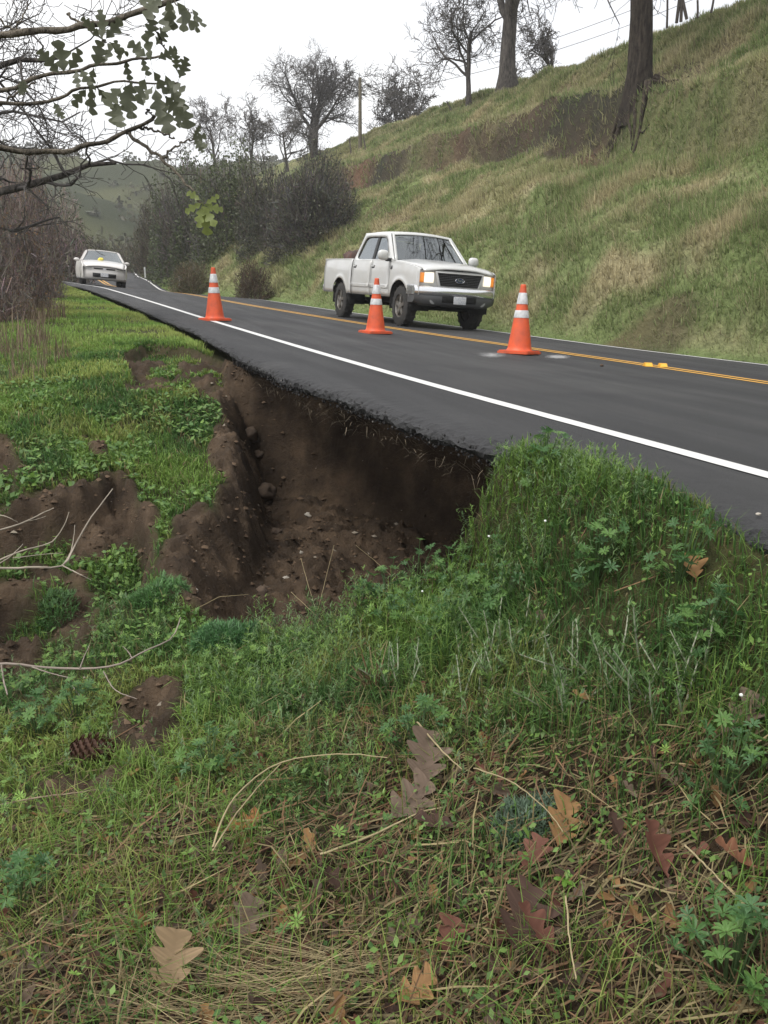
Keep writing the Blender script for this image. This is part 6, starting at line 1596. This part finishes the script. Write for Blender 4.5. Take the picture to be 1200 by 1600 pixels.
flower(792, 888, 764, 838, 'small white flower on a curved stem at the hollow corner'); flower(838, 880, 852, 814, 'tiny white flower on a tall stem in the mound grass'); flower(668, 960, 660, 924, 'tiny white flower among the rim lupines'); flower(1160, 1120, 1158, 1086, 'small white flower near the right edge')

# ------------------------------------------------------------------ litter: leaves, cone, stones
def fallen(u, v, L, col, label, seed, curl=.5, az=None, lift=.045):
    q = pix(u, v); me = oak_leaf('fallen_leaf', col, curl, seed, 3, .44 + .05 * (seed % 3)); o = obj('oak_leaf', me, M_LITTER)
    s = .98 * L / 1387 * np.linalg.norm(q - CAMP); o.scale = (s, s, s); o.location = (q[0], q[1], q[2] + lift)
    o.rotation_euler = (random.gauss(.1, .25), random.gauss(-.1, .25), az if az is not None else random.uniform(0, 6.28)); tag(o, label, 'leaf', 'fallen oak leaves in the foreground')
TAN = (.30, .17, .075); GRB = (.16, .115, .085); DKB = (.085, .05, .038); RED = (.15, .065, .045)
for i, (u, v, L, c, az, lab) in enumerate(((660, 1250, 92, GRB, 1.2, 'large greyish brown oak leaf standing on edge near the centre'), (610, 1300, 80, GRB, .4, 'grey brown oak leaf left below the standing one'), (870, 1345, 86, TAN, 1.0, 'light tan curled oak leaf right of the grey sprig'), (1040, 1400, 80, RED, 1.6, 'reddish brown lobed oak leaf at right beside the stalk'),
        (800, 1510, 96, DKB, .9, 'large dark brown oak leaf near the bottom right'), (870, 1520, 80, RED, 2.0, 'rusty oak leaf right of the large dark one'), (375, 1490, 74, GRB, 1.2, 'grey lobed oak leaf in the lower left straw'), (262, 1580, 80, (.27, .19, .11), 1.3, 'pale tan oak leaf by the straw bundle at the bottom'), (1125, 1170, 84, GRB, .2, 'greyish lobed oak leaf near the right edge'),
        (710, 1315, 60, DKB, 2.5, 'dark folded oak leaf left of the grey sprig'), (815, 1385, 60, RED, .5, 'rust red curled leaf below the grey sprig'), (1180, 1385, 60, (.20, .09, .05), 2.2, 'rusty leaf cut by the right frame edge'), (600, 1495, 60, GRB, .3, 'brown leaf left of the dark folded leaves at the bottom'), (695, 1515, 50, RED, 1.0, 'small curled red brown leaf near the bottom centre'),
        (352, 1318, 56, (.30, .13, .05), .3, 'orange brown leaf beside the arched stalk'), (205, 1485, 40, (.25, .12, .05), 1.2, 'small orange leaf in the lower left grass'), (620, 1592, 60, TAN, .1, 'tan leaf cut by the bottom frame edge'), (1085, 925, 50, TAN, 1.0, 'small tan leaf caught in the mound grass'), (540, 1420, 44, DKB, 2.4, 'small dark leaf between green blades below centre'))):
    fallen(u, v, L, c, lab, 400 + i, az=az)
def leaf_litter():
    T = [oak_leaf('t', (1, 1, 1), .6, s, 3, .36, 9) for s in range(3)]; parts = []
    for k, me in enumerate(T):
        n = 620; v0 = np.array([tuple(v.co) for v in me.vertices]); F0 = np.array([tuple(p.vertices) for p in me.polygons])
        x, y, d = sector(n, -14, 54, .8, 3.6, 1.3); kk = (rng.random(n) < .1 + .9 * litter(x, y)) & (bil(SOIL, x, y) < .5) & (x < xe(y) - .15); x, y = x[kk], y[kk]; n = len(x)
        s = U(.028, .075, n); a = U(0, 6.28, n); p = rng.normal(0, .35, n); r_ = rng.normal(0, .35, n)
        ca, sa, cp, sp, cr, sr = np.cos(a), np.sin(a), np.cos(p), np.sin(p), np.cos(r_), np.sin(r_)
        M = np.stack([np.stack([ca * cp, -sa * cr + ca * sp * sr, sa * sr + ca * sp * cr], -1), np.stack([sa * cp, ca * cr + sa * sp * sr, -ca * sr + sa * sp * cr], -1), np.stack([-sp, cp * sr, cp * cr], -1)], 1)
        V = np.einsum('nij,vj->nvi', M, v0) * s[:, None, None] + np.stack([x, y, gz(x, y) + U(.004, .022, n)], -1)[:, None]
        pal = np.array([GRB, DKB, RED, TAN, DKB, GRB]); c = pal[rng.integers(0, 6, n)] * rng.uniform(.6, 1.2, (n, 1))
        parts.append((V.reshape(-1, 3), [(F0[None] + (np.arange(n) * len(v0))[:, None, None]).reshape(-1, 4)], np.repeat(c, len(v0), 0))); bpy.data.meshes.remove(me)
    V, F, C = join(parts); tag(obj('leaf_litter', raw_mesh('leaf_litter', V, F, C), M_LITTER), 'small dead brown leaves scattered under the foreground grass', 'leaf litter', kind='stuff')
leaf_litter()
def straw_bundle():
    n = 260; c0 = pix(430, 1572); x = c0[0] + U(-.22, .22, n); y = c0[1] + rng.normal(0, .035, n); L = U(.12, .32, n); a = rng.normal(-.32, .22, n) + np.where(rng.random(n) < .5, math.pi, 0)
    P = np.stack([x, y, gz(x, y) + U(.01, .05, n)], -1); c = np.array([.36, .29, .16]) * rng.uniform(.4, 1.15, (n, 1))
    V, F, C = join([blades(P, L, U(.0015, .003, n), a, np.full(n, 1.42) + rng.normal(0, .1, n), rng.normal(.05, .2, n), c, c)])
    tag(obj('straw_bundle', raw_mesh('straw_bundle', V, F, C), M_DRY), 'matted pale straw lying flat at the bottom edge', 'straw', kind='stuff')
straw_bundle()
def pine_cone(u, v):
    q = pix(u, v); T = empty('pine_cone', q + np.array([0, 0, .055]), (R(12), R(82), R(-20)), 'brown pine cone with pale scale tips on the left bank', 'pine cone')
    L = 74 / 1387 * np.linalg.norm(q - CAMP) ; rad = L * .30
    MB().lathe([(.001, -L / 2), (rad * .5, -L * .42), (rad * .8, -L * .15), (rad * .7, L * .15), (rad * .35, L * .4), (.001, L / 2)], 14).build('core', mat('cone_core', (.07, .035, .022), .9), T, auto=60)
    V = []; F = []; C = []; n = 110
    for k in range(n):
        f = k / (n - 1); z = -L / 2 + L * f; a = k * 2.39996; pr = rad * (math.sin(math.pi * (f * .86 + .10)) ** .7); w = L * .062; o = np.array([math.cos(a), math.sin(a), 0]); t = np.array([-math.sin(a), math.cos(a), 0]); up = np.array([0, 0, 1.0])
        p0 = o * pr * .6 + up * z; p1 = o * pr * 1.02 + up * (z + L * .035); p2 = o * pr * 1.16 + up * (z + L * .055); b = len(V)
        V += [p0 - t * w * .5, p0 + t * w * .5, p1 - t * w, p1 + t * w, p2 - t * w * .55, p2 + t * w * .55, p1 - up * w * .45]; C += [(.06, .03, .02)] * 2 + [(.11, .055, .033)] * 2 + [(.42, .33, .24)] * 2 + [(.10, .05, .03)]
        F += [(b, b + 1, b + 3, b + 2), (b + 2, b + 3, b + 5, b + 4)]
    o = obj('scales', raw_mesh('scales', np.array(V), np.array(F), np.array(C)), M_TWIG, T); o['kind'] = 'stuff'
pine_cone(146, 1192)
M_STONE = mat('stone', (.105, .072, .048), .9, col2=(.06, .042, .03), nscale=12, bump=.5, bscale=30); M_PALE = mat('pale_stone', (.42, .39, .34), .8, col2=(.30, .27, .22), nscale=12, bump=.4)
for i, (u, v, w, m, lab) in enumerate(((412, 765, 36, 0, 'brown boulder embedded in the left wall of the hollow'), (482, 803, 12, 1, 'pale pebble on the hollow floor below the boulder'), (470, 862, 9, 1, 'whitish pebble low in the hollow'), (447, 902, 9, 1, 'whitish pebble near the rim of the hollow'), (306, 922, 9, 1, 'white pebble on the soil beside the grass strip'), (405, 708, 16, 0, 'small stone high on the left hollow wall'),
        (410, 922, 26, 0, 'flat brown stone at the foot of the hollow near the rim'), (388, 675, 34, 0, 'reddish clod of rock under the asphalt end'), (135, 1058, 8, 1, 'pale chip in the leaves below the grey branch'), (430, 830, 18, 0, 'rounded brown clod in the middle of the soil slope'))):
    q = pix(u, v); s = w / 1387 * np.linalg.norm(q - CAMP) / 2; o = lump('stone', (s, s * .9, s * .75), (M_STONE, M_PALE)[m], 50 + i, None, (q[0], q[1], q[2] - s * .25), 3, .55, freq=1.3); tag(o, lab, 'stone', 'stones in the washed-out hollow')
q = on_road(940, 573); o = lump('stone', (.022, .022, .02), M_STONE, 70, None, (q[0], q[1], q[2] + .016), 2, .3); tag(o, 'small dark stone on the asphalt left of the yellow markers', 'stone')
q = on_road(1185, 806); o = lump('stone', (.011, .007, .005), M_PALE, 71, None, (q[0], q[1], q[2] + .006), 2, .4); tag(o, 'pale chip on the asphalt near the right edge', 'stone')
def spill():
    m, t, b = new_mat('pale_dust'); tc = t.nodes.new('ShaderNodeTexCoord'); n = noise_node(t, tc.outputs['Object'], 9, 8, .8); at = t.nodes.new('ShaderNodeAttribute'); at.attribute_name = 'Col'
    b.inputs['Base Color'].default_value = (.26, .26, .26, 1); b.inputs['Roughness'].default_value = .95
    sp_ = t.nodes.new('ShaderNodeSeparateColor'); t.links.new(at.outputs['Color'], sp_.inputs['Color'])
    al = math_node(t, 'MULTIPLY', math_node(t, 'SUBTRACT', math_node(t, 'ADD', sp_.outputs['Red'], math_node(t, 'MULTIPLY', n, .7)), .62), 3.0, True); t.links.new(al, b.inputs['Alpha'])
    for name, u0, u1, v0, v1, k in (('dust_spill', 722, 815, 546, 563, .62), ('dust_spill', 838, 905, 552, 563, .80)):
        P = []; C = []
        for i in range(25):
            for j in range(9):
                u = u0 + (u1 - u0) * i / 24; v = v0 + (v1 - v0) * j / 8 + (u - u0) * .02; q = on_road(u, v); P.append((q[0], q[1], float(road_z(np.array([q[0]]), np.array([q[1]]))[0]) + .005)); e = max(0, 1 - math.hypot((i - 12) / 12, (j - 4) / 4)); C.append((e * k, 0, 0))
        o = obj(name, raw_mesh(name, np.array(P), grid_faces(25, 9)[:, ::-1], np.array(C), True), m); tag(o, 'pale dust spilled on the asphalt around the nearest cone' if u0 < 800 else 'white dust streak on the asphalt right of the nearest cone', 'spill')
spill()

# ================================================================== AIR
def haze():
    b = MB().box((0, 200, 28), (1040, 1040, 110)); o = b.build('haze', None)
    m = bpy.data.materials.new('misty_air'); m.use_nodes = True; t = m.node_tree; t.nodes.clear()
    out = t.nodes.new('ShaderNodeOutputMaterial'); v = t.nodes.new('ShaderNodeVolumePrincipled')
    v.inputs['Color'].default_value = (.97, .98, 1.0, 1); v.inputs['Density'].default_value = .0007; v.inputs['Anisotropy'].default_value = 0.0
    t.links.new(v.outputs['Volume'], out.inputs['Volume']); o.data.materials.append(m)
    tag(o, 'thin pale mist over the valley', 'haze', kind='stuff')
haze()
